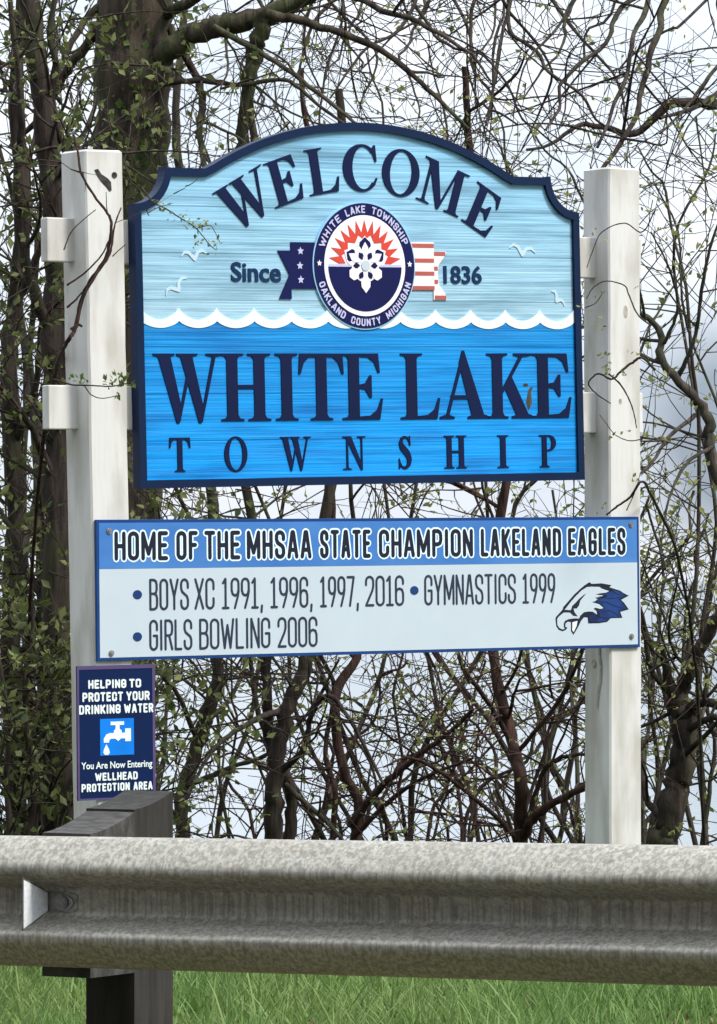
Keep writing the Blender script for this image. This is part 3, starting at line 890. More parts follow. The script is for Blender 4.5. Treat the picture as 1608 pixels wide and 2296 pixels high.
for wd, a0, a1 in (('OAKLAND', 197, 243), ('COUNTY', 251, 289), ('MICHIGAN', 297, 343)): slabs('seal_word', arc_word(wd, sx, sy, .186, a0, a1, .025, .0048, True), .004, .0014, M['seal_lilac'], seal)
for a in (178, 2): slab('seal_star', [star(sx + .185 * math.cos(R(a)), sy + .185 * math.sin(R(a)), .0105, .48)], .004, .0014, M['seal_white'], seal)

# ------------------------------------------------------------------ the champions' sign
CS = frame('champion_sign', LO, 0.68)
tag(CS, 'wide white board listing champion teams under a blue header, with an eagle head emblem', 'sign')
x0, x1, z0, z1 = -1.0565, 1.1635, -.2200, .2240
v, f = box_geo(x0, x1, .001, .0105, z0, z1, .0008)
obj('panel', v, f, M['border_blue'], CS)
bw = .010
slab('face', [rc(x0 + bw, x1 - bw, z0 + bw, .0685)], .002, 0.0000, M['alu_white'], CS)
slab('header', [rc(x0 + bw, x1 - bw, .0690, z1 - bw)], .002, 0.0000, M['header_blue'], CS)
W1 = [('HOME', -.9891, -.7838), ('OF', -.7521, -.6687), ('THE', -.6434, -.5028), ('MHSAA', -.4772, -.22), ('STATE', -.1856, .0198), ('CHAMPION', .0533, .4442), ('LAKELAND', .4774, .821), ('EAGLES', .8506, 1.102)]
G, Hh = [], []
for wd, a, b in W1:
    slabs('header_word', pen_word(wd, a, b, .0945, .0925, .0135), -.0004, -.0016, M['ink'], CS)
    Hh += pen_word(wd, a, b, .0945, .0925, .0135, .0056)
slab('header_outline', [p_ for g in Hh for p_ in g], .001, -.0008, M['halo'], CS)
for wd, a, b in (('BOYS', -.8577, -.7048), ('XC', -.6836, -.605), ('1991,', -.577, -.4127), ('1996,', -.3856, -.2149), ('1997,', -.1874, -.0281), ('2016', -.0044, .1556), ('GYMNASTICS', .2392, .625), ('1999', .6528, .7939)):
    slabs('word', pen_word(wd, a, b, -.0645, .1010, .0082), .001, -.0010, M['line_ink'], CS)
for wd, a, b in (('GIRLS', -.8592, -.6931), ('BOWLING', -.6665, -.3871), ('2006', -.3586, -.1986)):
    slabs('word', pen_word(wd, a, b, -.1920, .0990, .0082), .001, -.0010, M['line_ink'], CS)
for bx, bz in ((-.903, -.0134), (.1981, -.0144), (-.9044, -.1462)):
    slab('bullet', [ellipse(bx, bz, .0175, .0145, 20)], .001, -.0010, M['bullet_blue'], CS)
for bx, bz in ((-1.0085, .1882), (-1.0046, -.196), (1.1248, -.1828), (1.1271, .1972)):
    V, F = [], []
    slab_into(V, F, [ellipse(bx, bz, .0095, .0095, 14)], [], .001, -.0035)
    slab_into(V, F, [ellipse(bx, bz, .0050, .0050, 6)], [], -.0035, -.0065)
    obj('bolt', V, F, M['steel'], CS)
E = lambda pts: [(.7934 + (x - 300) * .000317, -.1171 - (y - 890) * .000222) for x, y in pts]
eg_out = [(300, 890), (312, 858), (400, 755), (410, 715), (480, 630), (560, 530), (640, 450), (700, 395), (770, 345), (800, 372), (930, 365), (1075, 395), (1045, 428), (1110, 452), (1195, 482), (1230, 512), (1312, 562), (1205, 622), (1245, 665), (1312, 770), (1192, 806), (1222, 898), (1060, 900), (1010, 955), (900, 972), (748, 972), (742, 882), (690, 876), (650, 930), (610, 1020), (545, 1140), (512, 1085), (512, 945), (470, 938), (440, 960), (432, 1010), (462, 1030), (440, 1062), (395, 1082), (345, 1058), (312, 1005)]
eg = slab('eagle_emblem', [E(eg_out)], .001, -.0006, M['ink'], CS)
white_in = [(322, 895), (345, 860), (415, 798), (430, 750), (440, 740), (500, 655), (580, 555), (660, 470), (735, 420), (800, 415), (905, 420), (940, 448), (1040, 486), (1000, 508), (900, 520), (850, 536), (960, 552), (920, 570), (840, 584), (880, 606), (850, 634), (800, 650), (900, 684), (960, 744), (920, 756), (850, 736), (820, 750), (860, 786), (870, 840), (810, 795), (760, 790), (690, 800), (640, 850), (620, 895), (560, 890), (480, 900), (430, 925), (412, 960), (410, 1020), (425, 1045), (390, 1055), (350, 1030), (325, 985)]
slab('eagle_head', [E(white_in)], -.0004, -.0011, M['alu_white'], eg)
slab('eagle_feathers', [E([(860, 615), (960, 590), (1000, 570), (1020, 545), (930, 538), (1010, 520), (1050, 498), (1100, 470), (1180, 500), (1275, 565), (1170, 612), (1215, 660), (1285, 765), (1175, 795), (1190, 882), (1050, 885), (1000, 940), (900, 955), (790, 950), (860, 880), (905, 880), (900, 800), (860, 765), (930, 775), (985, 750), (930, 685), (860, 645)]), E([(760, 880), (800, 830), (830, 820), (860, 870), (790, 940), (765, 950)])], -.0004, -.0012, M['eagle_blue'], eg)
slabs('eagle_streak', [ribbon(E(q), [.0008, .0028, .0024, .0008]) for q in ([(900, 560), (1040, 600), (1180, 590), (1260, 570)], [(880, 640), (1010, 660), (1130, 720), (1260, 765)], [(930, 800), (1040, 780), (1110, 820), (1170, 870)], [(840, 900), (920, 880), (990, 900), (1030, 890)], [(960, 450), (1060, 470), (1130, 520), (1200, 560)])], -.0010, -.0017, M['ink'], eg)
slab('eagle_marks', [E([(720, 520), (690, 535), (620, 600), (580, 650), (530, 700), (510, 765), (400, 755), (405, 795), (500, 800), (540, 850), (600, 860), (560, 800), (545, 740), (590, 740), (620, 700), (640, 620)])], -.0010, -.0018, M['ink'], eg)
slab('eagle_tongue', [E([(530, 950), (600, 930), (585, 1010), (545, 1100), (527, 1070)])], -.0004, -.0012, M['wave_white'], eg)

# ------------------------------------------------------------------ the small well-water sign
SS = frame('wellhead_sign', LO, 0.68)
tag(SS, 'small navy sign with a dripping tap picture, low on the left white post', 'sign')
x0, x1, z0, z1 = -1.1315, -.8365, -.6560, -.2340
v, f = box_geo(x0, x1, .0048, .0112, z0, z1, .0008)
obj('panel', v, f, M['small_navy'], SS)
slab('border', [rc(x0, x1, z0, z1)], .0060, .0036, M['small_border'], SS, holes=[rc(x0 + .007, x1 - .010, z0 + .006, z1 - .012)])
kx = .295 / 915; kz = .4205 / 1583
lx = lambda p: x0 + (p - 125) * kx
lz = lambda p: z1 - (p - 182) * kz
def line(words, y0_, y1_, pen):
    for wd, a, b in words: slabs('word', pen_word(wd, lx(a), lx(b), lz(y1_), (y1_ - y0_) * kz, pen), .0055, .0032, M['wave_white'], SS)
line([('HELPING', 255, 700), ('TO', 735, 875)], 350, 455, .0062)
line([('PROTECT', 185, 660), ('YOUR', 700, 975)], 498, 608, .0062)
line([('DRINKING', 145, 630), ('WATER', 672, 1018)], 645, 755, .0062)
line([('WELLHEAD', 325, 825)], 1450, 1545, .0055)
line([('PROTECTION', 165, 730), ('AREA', 775, 1000)], 1575, 1672, .0055)
tris_slab('small_lettering', type_text('You Are Now Entering', lx(165), lx(1000), lz(1400), 80 * kz, .012), .0055, .0032, M['wave_white'], SS)
ic = slab('tap_picture', [rc(lx(388), lx(785), lz(1248), lz(815))], .0055, .0034, M['icon_blue'], SS)
T2 = lambda pts: [(lx(x), lz(y)) for x, y in pts]
slab('tap', [T2([(510, 850), (668, 850), (668, 892), (615, 892), (615, 935), (640, 960), (640, 985), (680, 985), (680, 935), (748, 935), (748, 1088), (680, 1088), (680, 1052), (630, 1052), (598, 1082), (562, 1052), (515, 1052), (492, 1068), (490, 1096), (428, 1096), (428, 1050), (460, 1000), (500, 985), (548, 985), (548, 960), (568, 935), (568, 892), (510, 892)]),
             T2([(458, 1115), (490, 1180), (497, 1215), (480, 1240), (440, 1240), (422, 1215), (428, 1180)])], .0040, .0024, M['wave_white'], ic)

# ------------------------------------------------------------------ vegetation
class Tubes:
    def __init__(s): s.V = []; s.F = []; s.n = 0
    def add(s, pts, rad, sides=5):
        P = np.array(pts, dtype=float); n = len(P)
        if n < 2: return
        T = np.gradient(P, axis=0); T /= np.linalg.norm(T, axis=1)[:, None] + 1e-9
        up = np.array([0.31, 0.87, 0.38]) if abs(T[0][1]) < .8 else np.array([1., 0, 0])
        A = np.cross(T, up); A /= np.linalg.norm(A, axis=1)[:, None] + 1e-9
        B = np.cross(T, A)
        a = np.arange(sides) * 2 * math.pi / sides
        r_ = np.array(rad, dtype=float)[:, None, None]
        ringp = P[:, None, :] + r_ * (A[:, None, :] * np.cos(a)[None, :, None] + B[:, None, :] * np.sin(a)[None, :, None])
        s.V.append(ringp.reshape(-1, 3))
        i = np.arange(n - 1)[:, None] * sides; k = np.arange(sides)[None, :]; k2 = (k + 1) % sides
        q = np.stack([i + k, i + k2, i + sides + k2, i + sides + k], axis=-1).reshape(-1, 4) + s.n
        s.F.append(q); s.n += n * sides
    def build(s, name, mat, parent):
        return quick(name, np.concatenate(s.V), np.concatenate(s.F), mat, parent, True)


def quick(name, V, F, mat, parent, smooth=False):
    me = bpy.data.meshes.new(name)
    k = F.shape[1]
    me.vertices.add(len(V)); me.vertices.foreach_set('co', V.astype(np.float32).ravel())
    me.loops.add(F.size); me.loops.foreach_set('vertex_index', F.astype(np.int32).ravel())
    me.polygons.add(len(F)); me.polygons.foreach_set('loop_start', np.arange(len(F), dtype=np.int32) * k)
    me.polygons.foreach_set('loop_total', np.full(len(F), k, dtype=np.int32))
    if smooth: me.polygons.foreach_set('use_smooth', np.ones(len(F), dtype=bool))
    me.update(calc_edges=True); me.validate()
    me.materials.append(mat)
    o = bpy.data.objects.new(name, me); C.objects.link(o)
    if parent: o.parent = parent
    return o


class Leaves:
    def __init__(s): s.p = []; s.d = []; s.sz = []
    def add(s, p, d, size): s.p.append(p); s.d.append(d); s.sz.append(size)
    def build(s, name, mat, parent, seed=0, wr=0.55):
        if not s.p: return None
        g = np.random.default_rng(seed)
        P = np.array(s.p, float); n = len(P); D = np.array(s.d, float); S = np.array(s.sz, float)[:, None]
        D += g.normal(0, .55, (n, 3)); D /= np.linalg.norm(D, axis=1)[:, None] + 1e-9
        U = g.normal(0, 1, (n, 3)); A = np.cross(D, U); A /= np.linalg.norm(A, axis=1)[:, None] + 1e-9
        Nn = np.cross(D, A)
        b = P; l_ = P + D * S * .5 + A * S * wr * .5 + Nn * S * .10; r_ = P + D * S * .5 - A * S * wr * .5 + Nn * S * .10; tp = P + D * S
        V = np.stack([b, l_, tp, r_], axis=1).reshape(-1, 3)
        i = np.arange(n)[:, None] * 4
        F = np.concatenate([i + np.array([[0, 2, 1]]), i + np.array([[0, 3, 2]])])
        return quick(name, V, F, mat, parent)


def spline(pts, per=6):
    P = [Vector(p) for p in pts]
    P = [P[0] * 2 - P[1]] + P + [P[-1] * 2 - P[-2]]
    res = []
    for i in range(1, len(P) - 2):
        for k in range(per):
            t_ = k / per
            a, b, c_, d = P[i - 1], P[i], P[i + 1], P[i + 2]
            res.append(.5 * ((2 * b) + (c_ - a) * t_ + (2 * a - 5 * b + 4 * c_ - d) * t_ * t_ + (3 * b - a - 3 * c_ + d) * t_ ** 3))
    res.append(P[-2])
    return res


def rvec(g): 
    return Vector((g.gauss(0, 1), g.gauss(0, 1), g.gauss(0, 1)))


class Plant:
    """one tree or shrub: its trunk (main limbs), branches (everything thinner) and leaves"""
    def __init__(s, name, label, cat, seed, bark_m, leaf_m='leaf_bud', group=None, leaf=(.018, .034), pleaf=.25, droop=0.0, wob=.16, kids=(3, 2), twig=(.30, .75), dens=.36):
        s.name, s.label, s.cat, s.group = name, label, cat, group
        s.g = random.Random(seed); s.seed = seed
        s.trunk, s.tw, s.lv = Tubes(), Tubes(), Leaves()
        s.bark, s.leafm = M[bark_m], M[leaf_m]
        s.leaf, s.pleaf, s.droop, s.wob, s.kids, s.twig = leaf, pleaf, droop, wob, kids, twig; s.dens = dens
        s.base = None
    def limb(s, pts, r0, r1, twigs=8, jit=.35, sides=8, main=True, start=.1, lvl=2, end=1.0):
        """authored limb: list of 3-D points, radii in metres, number of side branches it carries"""
        if s.base is None: s.base = Vector(pts[0])
        c = spline(pts, 7); n = len(c); g = s.g
        ln = sum((c[i + 1] - c[i]).length for i in range(n - 1))
        if ln > 1.0 and r0 < .04 and s.cat not in ('vine', 'sprig'):
            am = min(.048, .018 * ln); ws_ = [(g.uniform(1.5, 3.2), g.uniform(0, 6.28), rvec(g) * am * .6) for _ in range(2)] + [(g.uniform(4, 7), g.uniform(0, 6.28), rvec(g) * am * .25)]
            for i in range(n):
                k = i / (n - 1)
                for f_, ph, v_ in ws_: c[i] = c[i] + v_ * math.sin(6.283 * f_ * k + ph) * min(1, 4 * k, 4 * (1 - k) + .15)
        out_ = []
        for i, q in enumerate(c):
            k = i / (n - 1); r_ = r0 + (r1 - r0) * k
            out_.append(q + rvec(g) * min(r_ * .14, .0045))
        rad = [(r0 + (r1 - r0) * i / (n - 1)) * (1 + g.uniform(-.09, .09)) for i in range(n)]
        (s.trunk if main else s.tw).add(out_, rad, sides)
        for _ in range(int(twigs * s.dens + .5)):
            f_ = start + (end - start) * g.random(); i = min(n - 2, int(f_ * (n - 1)))
            d = (out_[i + 1] - out_[i]).normalized()
            side = d.cross(rvec(g)).normalized()
            dd = (d * g.uniform(.25, .9) + side).normalized()
            L_ = g.uniform(*s.twig) * (1.25 if lvl == 2 else .7)
            s.grow(out_[i], dd, L_, min(rad[i] * .55, g.uniform(.005, .0095)), lvl)
        return out_
    def grow(s, p, d, L_, r_, lvl):
        g = s.g
        n = max(4, int(L_ / .055)); st_ = L_ / n
        pts = [Vector(p)]; bend = rvec(g) * s.wob * .75
        kids = []
        nk = s.kids[0] if lvl == 2 else (s.kids[1] if lvl == 1 else 0)
        at_ = {g.randrange(1, n + 1) for _ in range(nk)}
        for i in range(n):
            bend = bend * .9 + rvec(g) * s.wob * .3
            d = (d + bend * .5 + rvec(g) * s.wob * .55 + Vector((0, 0, -s.droop))).normalized()
            p = pts[-1] + d * st_
            pts.append(p)
            if i + 1 in at_: kids.append((p, d.copy()))
            if g.random() < s.pleaf * (.75 if lvl == 2 else 1.25):
                for _ in range(g.randint(1, 3)):
                    s.lv.add(p + rvec(g) * .006, d + rvec(g) * .8, g.uniform(*s.leaf) * 1.1)
        rad = [r_ * (1 - .72 * i / n) for i in range(n + 1)]
        s.tw.add(pts, rad, 4 if r_ > .004 else 3)
        for q, dd in kids:
            side = dd.cross(rvec(g)).normalized()
            s.grow(q, (dd * g.uniform(.2, 1.0) + side).normalized(), L_ * g.uniform(.4, .75), max(.0024, r_ * .64), lvl - 1)
    def finish(s):
        e = empty(s.name, tuple(s.base))
        tag(e, s.label, s.cat, s.group)
        b = s.base
        for tb, nm in ((s.trunk, 'trunk'), (s.tw, 'branches')):
            if tb.V:
                tb.V = [v - np.array(b) for v in tb.V]
                tb.build(nm, s.bark, e)
        if s.lv.p:
            s.lv.p = [np.array(q) - np.array(b) for q in s.lv.p]
            s.lv.build('leaves', s.leafm, e, s.seed)
        return e


def path(Y, *pp):
    """limb from positions in the photo; Y is a depth or (depth at the start, depth at the end)"""
    n = len(pp)
    ys_ = [Y if not isinstance(Y, tuple) else Y[0] + (Y[1] - Y[0]) * i / (n - 1) for i in range(n)]
    return [at(x, y, yy) for (x, y), yy in zip(pp, ys_)]


def rooted(Y, *pp):
    """the same, brought down to the ground below its first point"""
    q = path(Y, *pp)
    y0_ = q[0].y
    return [Vector((q[0].x + (q[0].x - q[1].x) * .3, y0_, ground_z(y0_) - .05))] + q


# 1 the old tree with the thick trunk
P = Plant('old_tree', 'thick mossy old tree trunk rising behind the left white post', 'tree', 11, 'bark_old', 'leaf_bud', pleaf=.07, wob=.15)
P.limb(rooted(19.6, (240, 1950), (262, 1300), (282, 700), (290, 450), (297, 200), (299, -60), (302, -500)), .158, .140, 2, sides=16, start=.8)
P.limb(path(19.6, (302, -480), (320, -1300), (300, -2300)), .138, .05, 14, sides=16)
P.limb(path((19.5, 19.2), (355, 130), (420, 82), (500, 58), (590, 34), (690, -10), (800, -90)), .050, .028, 10)
P.limb(path((19.3, 19.4), (592, 40), (572, 120), (556, 190), (545, 300), (530, 420)), .034, .022, 6)
P.limb(path((19.2, 19.0), (600, 30), (720, 60), (850, 110), (960, 200), (1050, 290)), .020, .006, 9)
P.limb(path((19.3, 18.9), (480, 60), (620, 140), (740, 230), (860, 330)), .013, .005, 9)
P.limb(path((19.5, 19.0), (360, 190), (440, 180), (540, 190), (640, 180), (720, 240), (790, 290)), .013, .005, 9)
P.limb(path((19.6, 19.0), (360, 40), (430, 0), (520, -60)), .026, .012, 7)
P.limb(path((19.6, 19.9), (225, 60), (150, 160), (90, 260), (20, 330)), .022, .008, 8)
P.limb(path((19.6, 19.3), (225, 10), (170, 80), (110, 210), (60, 360)), .016, .006, 8)
P.limb(path((19.6, 19.2), (380, 60), (450, 200), (448, 300), (470, 420)), .018, .010, 8)
P.limb(path((19.4, 18.8), (640, 10), (760, -20), (900, 40), (1020, 90), (1100, 180)), .018, .004, 9)
g = P.g
iv = Leaves()
for _ in range(170):      # ivy and moss tufts on the bark
    cy = g.choice([60, 150, 210, 260, 330, 420, 520]) + g.gauss(0, 45); cx = 292 + g.choice([-10, 0, 15, 30]) + g.gauss(0, 22)
    q = at(cx, cy, 19.6 - .135 + .002 * abs(cx - 290) * .01)
    iv.add(np.array(q - P.base), (g.gauss(0, .6), -.6, g.gauss(0, .6)), g.uniform(.018, .045))
e = P.finish()
iv.build('ivy', M['leaf_ivy'], e, 5, .8)

# 2.. the left-hand thicket
P = Plant('dark_tree', 'slim dark tree trunk close left of the left white post', 'tree', 21, 'bark_dark', 'leaf_dark', pleaf=.30, leaf=(.02, .045), kids=(4, 3), dens=.6)
P.limb(rooted(18.7, (135, 1900), (124, 1500), (130, 1100), (122, 800), (126, 560), (112, 380), (88, 180), (60, -60)), .062, .036, 18, sides=10, start=.2, end=.66)
P.limb(path(18.7, (120, 600), (140, 470), (125, 300), (120, 120), (130, -60)), .024, .010, 8)
P.limb(path((18.7, 18.4), (118, 760), (70, 640), (40, 480), (48, 250), (20, -30)), .026, .010, 14)
P.limb(path((18.7, 18.3), (128, 1100), (80, 980), (30, 900), (-30, 840)), .018, .006, 12)
P.limb(path((18.7, 18.9), (130, 1400), (70, 1300), (20, 1180), (-30, 1100)), .018, .006, 12)
P.finish()
P = Plant('leafy_tree', 'leafy dark tree at the far left edge, trunk leaning out of frame', 'tree', 22, 'bark_dark', 'leaf_dark', pleaf=.36, leaf=(.022, .05), kids=(4, 3), dens=.6)
P.limb(rooted(19.2, (40, 1900), (22, 1500), (34, 1150), (20, 800), (52, 500), (34, 200), (60, -80)), .048, .022, 26, sides=9)
P.limb(path((19.2, 18.8), (30, 1000), (80, 860), (100, 700), (190, 600)), .018, .006, 10)
P.limb(path((19.2, 18.9), (30, 700), (90, 560), (130, 420), (120, 240)), .018, .006, 10)
P.limb(path((19.2, 18.9), (28, 1500), (80, 1400), (100, 1250), (90, 1100)), .016, .006, 12)
P.limb(path((19.2, 18.7), (30, 1750), (80, 1640), (140, 1600), (170, 1500)), .014, .005, 12)
P.finish()
P = Plant('evergreen_shrub', 'dense dark green shrub low at the left, above the guardrail', 'shrub', 23, 'bark_dark', 'leaf_dark', pleaf=.46, leaf=(.025, .05), kids=(4, 3), twig=(.25, .6), dens=.7)
for k, (bx, tx, ty) in enumerate(((20, -20, 1350), (50, 60, 1250), (80, 130, 1380), (110, 60, 1500), (10, 30, 1600), (100, 150, 1650))):
    P.limb(rooted(18.2 + .12 * k, (bx, 1900), ((bx + tx) / 2 + 15, (1900 + ty) / 2), (tx, ty)), .016, .005, 17)
P.finish()
P = Plant('tangled_shrub', 'tangled brown shrub at the upper left behind the crossbeam ends', 'shrub', 24, 'bark_grey', 'leaf_dark', pleaf=.30, leaf=(.02, .045), kids=(4, 3), dens=.6)
for k, pp in enumerate((((70, 1900), (60, 1300), (90, 700), (170, 300), (230, 20)), ((100, 1900), (100, 1200), (60, 800), (10, 450), (-20, 200)), ((60, 1900), (30, 1400), (60, 900), (40, 500), (130, 100)), ((90, 1900), (110, 1400), (95, 900), (180, 560), (215, 300)))):
    P.limb(rooted(20.3 + .2 * k, *pp), .020, .007, 24)
P.finish()

# the middle thicket behind the signs: stems in the photo, one plant per clump
P = Plant('mossy_shrub', 'grey mossy multi-stemmed shrub just right of the small navy sign', 'shrub', 31, 'bark_grey', 'leaf_bud', pleaf=.10, kids=(3, 2))
P.limb(rooted(20.6, (412, 1900), (425, 1750), (445, 1620), (470, 1480), (480, 1250), (455, 800), (420, 500), (400, 200), (420, -60)), .036, .015, 22, sides=8)
P.limb(path((20.6, 20.2), (440, 1660), (400, 1560), (340, 1480), (310, 1350)), .012, .006, 8)
P.limb(path((20.6, 20.1), (425, 1760), (520, 1720), (600, 1690), (690, 1600), (760, 1480)), .012, .005, 12)
P.limb(path((20.6, 20.9), (440, 1640), (520, 1560), (560, 1450), (600, 1250)), .012, .005, 12)
P.limb(path((20.6, 20.2), (415, 1860), (340, 1740), (330, 1600), (380, 1500)), .008, .004, 8)
P.finish()
P = Plant('twin_stem_tree', 'dark twin-stemmed young tree below the left half of the wide white sign', 'tree', 32, 'bark_dark', 'leaf_bud', pleaf=.14, kids=(3, 2))
P.limb(rooted(19.9, (612, 1900), (615, 1750), (640, 1600), (690, 1480), (720, 1250), (760, 900), (780, 500), (760, 200)), .042, .016, 22, sides=9)
P.limb(rooted(20.0, (640, 1900), (622, 1760), (612, 1620), (596, 1480), (580, 1200), (560, 800), (545, 400), (555, 100)), .028, .014, 22)
P.limb(path((19.9, 19.6), (620, 1740), (680, 1680), (700, 1600), (740, 1560), (800, 1640), (860, 1760)), .014, .006, 10)
P.limb(path((19.9, 19.5), (640, 1590), (560, 1620), (480, 1680), (420, 1780)), .014, .006, 10)
P.limb(path((19.9, 19.5), (640, 1760), (740, 1850), (800, 1930)), .012, .006, 5)
P.finish()
P = Plant('upright_sapling', 'straight reddish sapling under the middle of the wide white sign', 'tree', 33, 'bark_red', 'leaf_bud', pleaf=.12, kids=(3, 2))
P.limb(rooted(20.4, (788, 1900), (776, 1750), (780, 1600), (775, 1480), (765, 1200), (740, 800), (700, 400), (680, 150)), .026, .010, 26)
P.limb(rooted(20.5, (745, 1900), (738, 1740), (745, 1600), (720, 1480), (690, 1250)), .014, .008, 12)
P.limb(path((20.4, 20.0), (785, 1850), (850, 1770), (930, 1700), (1010, 1640), (1060, 1590)), .017, .007, 10)
P.limb(path((20.4, 20.0), (790, 1880), (880, 1790), (960, 1740), (1060, 1700)), .012, .005, 10)
P.finish()
P = Plant('forked_tree', 'dark young tree under the right half of the wide white sign', 'tree', 34, 'bark_red', 'leaf_bud', pleaf=.14, kids=(3, 2))
P.limb(rooted(19.7, (1168, 1900), (1160, 1800), (1142, 1650), (1128, 1480), (1110, 1200), (1140, 800), (1080, 400), (1040, 150)), .030, .013, 26, sides=9)
P.limb(path((19.7, 19.4), (1170, 1880), (1200, 1830), (1260, 1790), (1320, 1760)), .020, .012, 6)
P.limb(path((19.7, 19.4), (1145, 1660), (1085, 1560), (1040, 1500), (1010, 1400)), .012, .007, 10)
P.limb(path((19.7, 19.3), (1150, 1700), (1240, 1590), (1290, 1500), (1330, 1380)), .010, .006, 10)
P.limb(path((19.7, 19.4), (1165, 1890), (1110, 1830), (1000, 1740), (920, 1700), (860, 1720)), .011, .004, 9)
P.limb(path((19.7, 19.4), (1175, 1880), (1215, 1740), (1260, 1700), (1330, 1690)), .012, .006, 6)
P.finish()
P = Plant('arching_shrub', 'thin arching red-brown shrub filling the gap between the white posts', 'shrub', 35, 'bark_red', 'leaf_bud', pleaf=.12, kids=(3, 2), wob=.12)
for k, pp in enumerate((((1010, 1900), (1040, 1700), (1030, 1560), (990, 1480), (950, 1350)), ((950, 1900), (1010, 1750), (1050, 1600), (1090, 1480)), ((1060, 1900), (1030, 1760), (990, 1600), (960, 1480), (960, 1300)),
                        ((870, 1900), (980, 1830), (1110, 1850), (1240, 1900)), ((860, 1880), (870, 1760), (950, 1690), (1080, 1720), (1180, 1800)), ((920, 1900), (890, 1700), (900, 1500), (870, 1300)), ((700, 1900), (760, 1700), (850, 1560), (910, 1480)), ((560, 1900), (520, 1700), (510, 1480)), ((1270, 1900), (1240, 1650), (1180, 1480)))):
    P.limb(rooted(20.9 + .13 * k, *pp), .0095, .005, 13, sides=6)
P.finish()
P = Plant('bramble', 'wild tangle of long arching canes in the gap under the wide white board', 'bramble', 38, 'bark_dark', 'leaf_bud', pleaf=.10, kids=(3, 2), wob=.16, dens=.6)
gb = random.Random(41)
for k in range(17):
    bx = gb.uniform(380, 1320); sd = gb.choice([-1, 1]); ln = gb.uniform(120, 420); ap = gb.uniform(1380, 1720)
    P.limb(rooted(20.2 + gb.uniform(0, 1.5), (bx, 1900), (bx + sd * ln * .25, (1900 + ap * 2) / 3), (bx + sd * ln * .6, ap), (bx + sd * ln, ap + gb.uniform(0, 140)), (bx + sd * ln * 1.35, ap + gb.uniform(100, 420))), gb.uniform(.006, .0105), .003, 4, sides=6, main=(k == 0))
P.finish()
P = Plant('bushy_shrub', 'pale budding shrub behind the wide white sign near the right post', 'shrub', 36, 'bark_grey', 'leaf_bud', pleaf=.34, kids=(3, 3))
for k, pp in enumerate((((1290, 1900), (1270, 1650), (1300, 1400), (1240, 1100)), ((1250, 1900), (1300, 1600), (1390, 1300), (1460, 1100)), ((1330, 1900), (1400, 1500), (1500, 1250), (1560, 1100)), ((1220, 1900), (1210, 1600), (1150, 1300), (1060, 1100)))):
    P.limb(rooted(21.8 + .2 * k, *pp), .014, .006, 18, sides=6)
P.finish()
P = Plant('slender_shrub', 'slender dark shrub visible in the strip between the two big signs', 'shrub', 37, 'bark_dark', 'leaf_bud', pleaf=.26, kids=(3, 3))
for k, pp in enumerate((((720, 1900), (560, 1500), (430, 1120), (380, 900)), ((880, 1900), (700, 1480), (560, 1110), (500, 900)), ((1260, 1900), (960, 1450), (800, 1110), (880, 800)), ((900, 1900), (1060, 1450), (1200, 1110), (1250, 900)))):
    P.limb(rooted(21.3 + .15 * k, *pp), .016, .008, 16, sides=6, start=.4, end=.8)
P.finish()

# the right-hand trees
P = Plant('crooked_tree', 'crooked dark tree forking right of the right white post, above the guardrail', 'tree', 41, 'bark_dark', 'leaf_bud', pleaf=.22, kids=(3, 2))
P.limb(rooted(19.6, (1486, 1910), (1496, 1860), (1518, 1760), (1534, 1680), (1530, 1600), (1516, 1555)), .060, .046, 8, sides=10, start=.3)
P.limb(path((19.6, 19.5), (1520, 1580), (1500, 1520), (1482, 1450)), .030, .012, 3)
P.limb(path((19.6, 19.3), (1522, 1560), (1555, 1480), (1610, 1385), (1680, 1260), (1740, 1120)), .030, .016, 12)
P.limb(path((19.6, 19.3), (1530, 1600), (1580, 1575), (1650, 1590), (1740, 1570)), .022, .012, 8)
P.limb(path((19.6, 19.2), (1535, 1640), (1600, 1610), (1680, 1640)), .016, .010, 6)
P.limb(path((19.6, 19.2), (1528, 1700), (1590, 1640), (1660, 1560)), .012, .006, 6)
P.limb(path((19.6, 19.3), (1512, 1560), (1460, 1500), (1440, 1380), (1400, 1280)), .014, .006, 8)
P.limb(path((19.6, 19.9), (1500, 1840), (1450, 1790), (1440, 1660)), .018, .010, 5)
P.finish()
P = Plant('leaning_tree', 'slim tree at the right edge leaning in toward the right white post', 'tree', 42, 'bark_grey', 'leaf_bud', pleaf=.30, kids=(3, 2))
P.limb(rooted(18.7, (1760, 1900), (1720, 1400), (1650, 1130), (1608, 1012), (1560, 930), (1525, 850), (1490, 770), (1448, 718), (1435, 700)), .034, .009, 12, sides=8, start=.4)
P.limb(path((18.7, 18.4), (1520, 850), (1560, 750), (1575, 640), (1600, 530), (1640, 440)), .009, .004, 7)
P.limb(path((18.7, 18.4), (1490, 770), (1520, 690), (1500, 600), (1460, 520)), .007, .003, 7)
P.limb(path((18.7, 18.4), (1560, 930), (1500, 980), (1460, 1040), (1410, 1080)), .009, .004, 8)
P.limb(path((18.7, 18.4), (1600, 1000), (1540, 1040), (1500, 1120), (1480, 1240)), .008, .003, 8)
P.limb(path((18.7, 18.4), (1448, 718), (1430, 640), (1380, 560)), .006, .003, 4)
P.finish()
P = Plant('overhanging_tree', 'bare tree reaching in from the upper right with long dark limbs', 'tree', 43, 'bark_dark', 'leaf_bud', pleaf=.05, kids=(3, 2), wob=.13, twig=(.35, .85))
P.limb(rooted(20.2, (1980, 1900), (1960, 1200), (1900, 700), (1790, 330), (1760, 100), (1750, -300)), .110, .070, 4, sides=10)
P.limb(path(20.2, (1750, -280), (1800, -1100), (1780, -2000)), .069, .02, 12, sides=10)
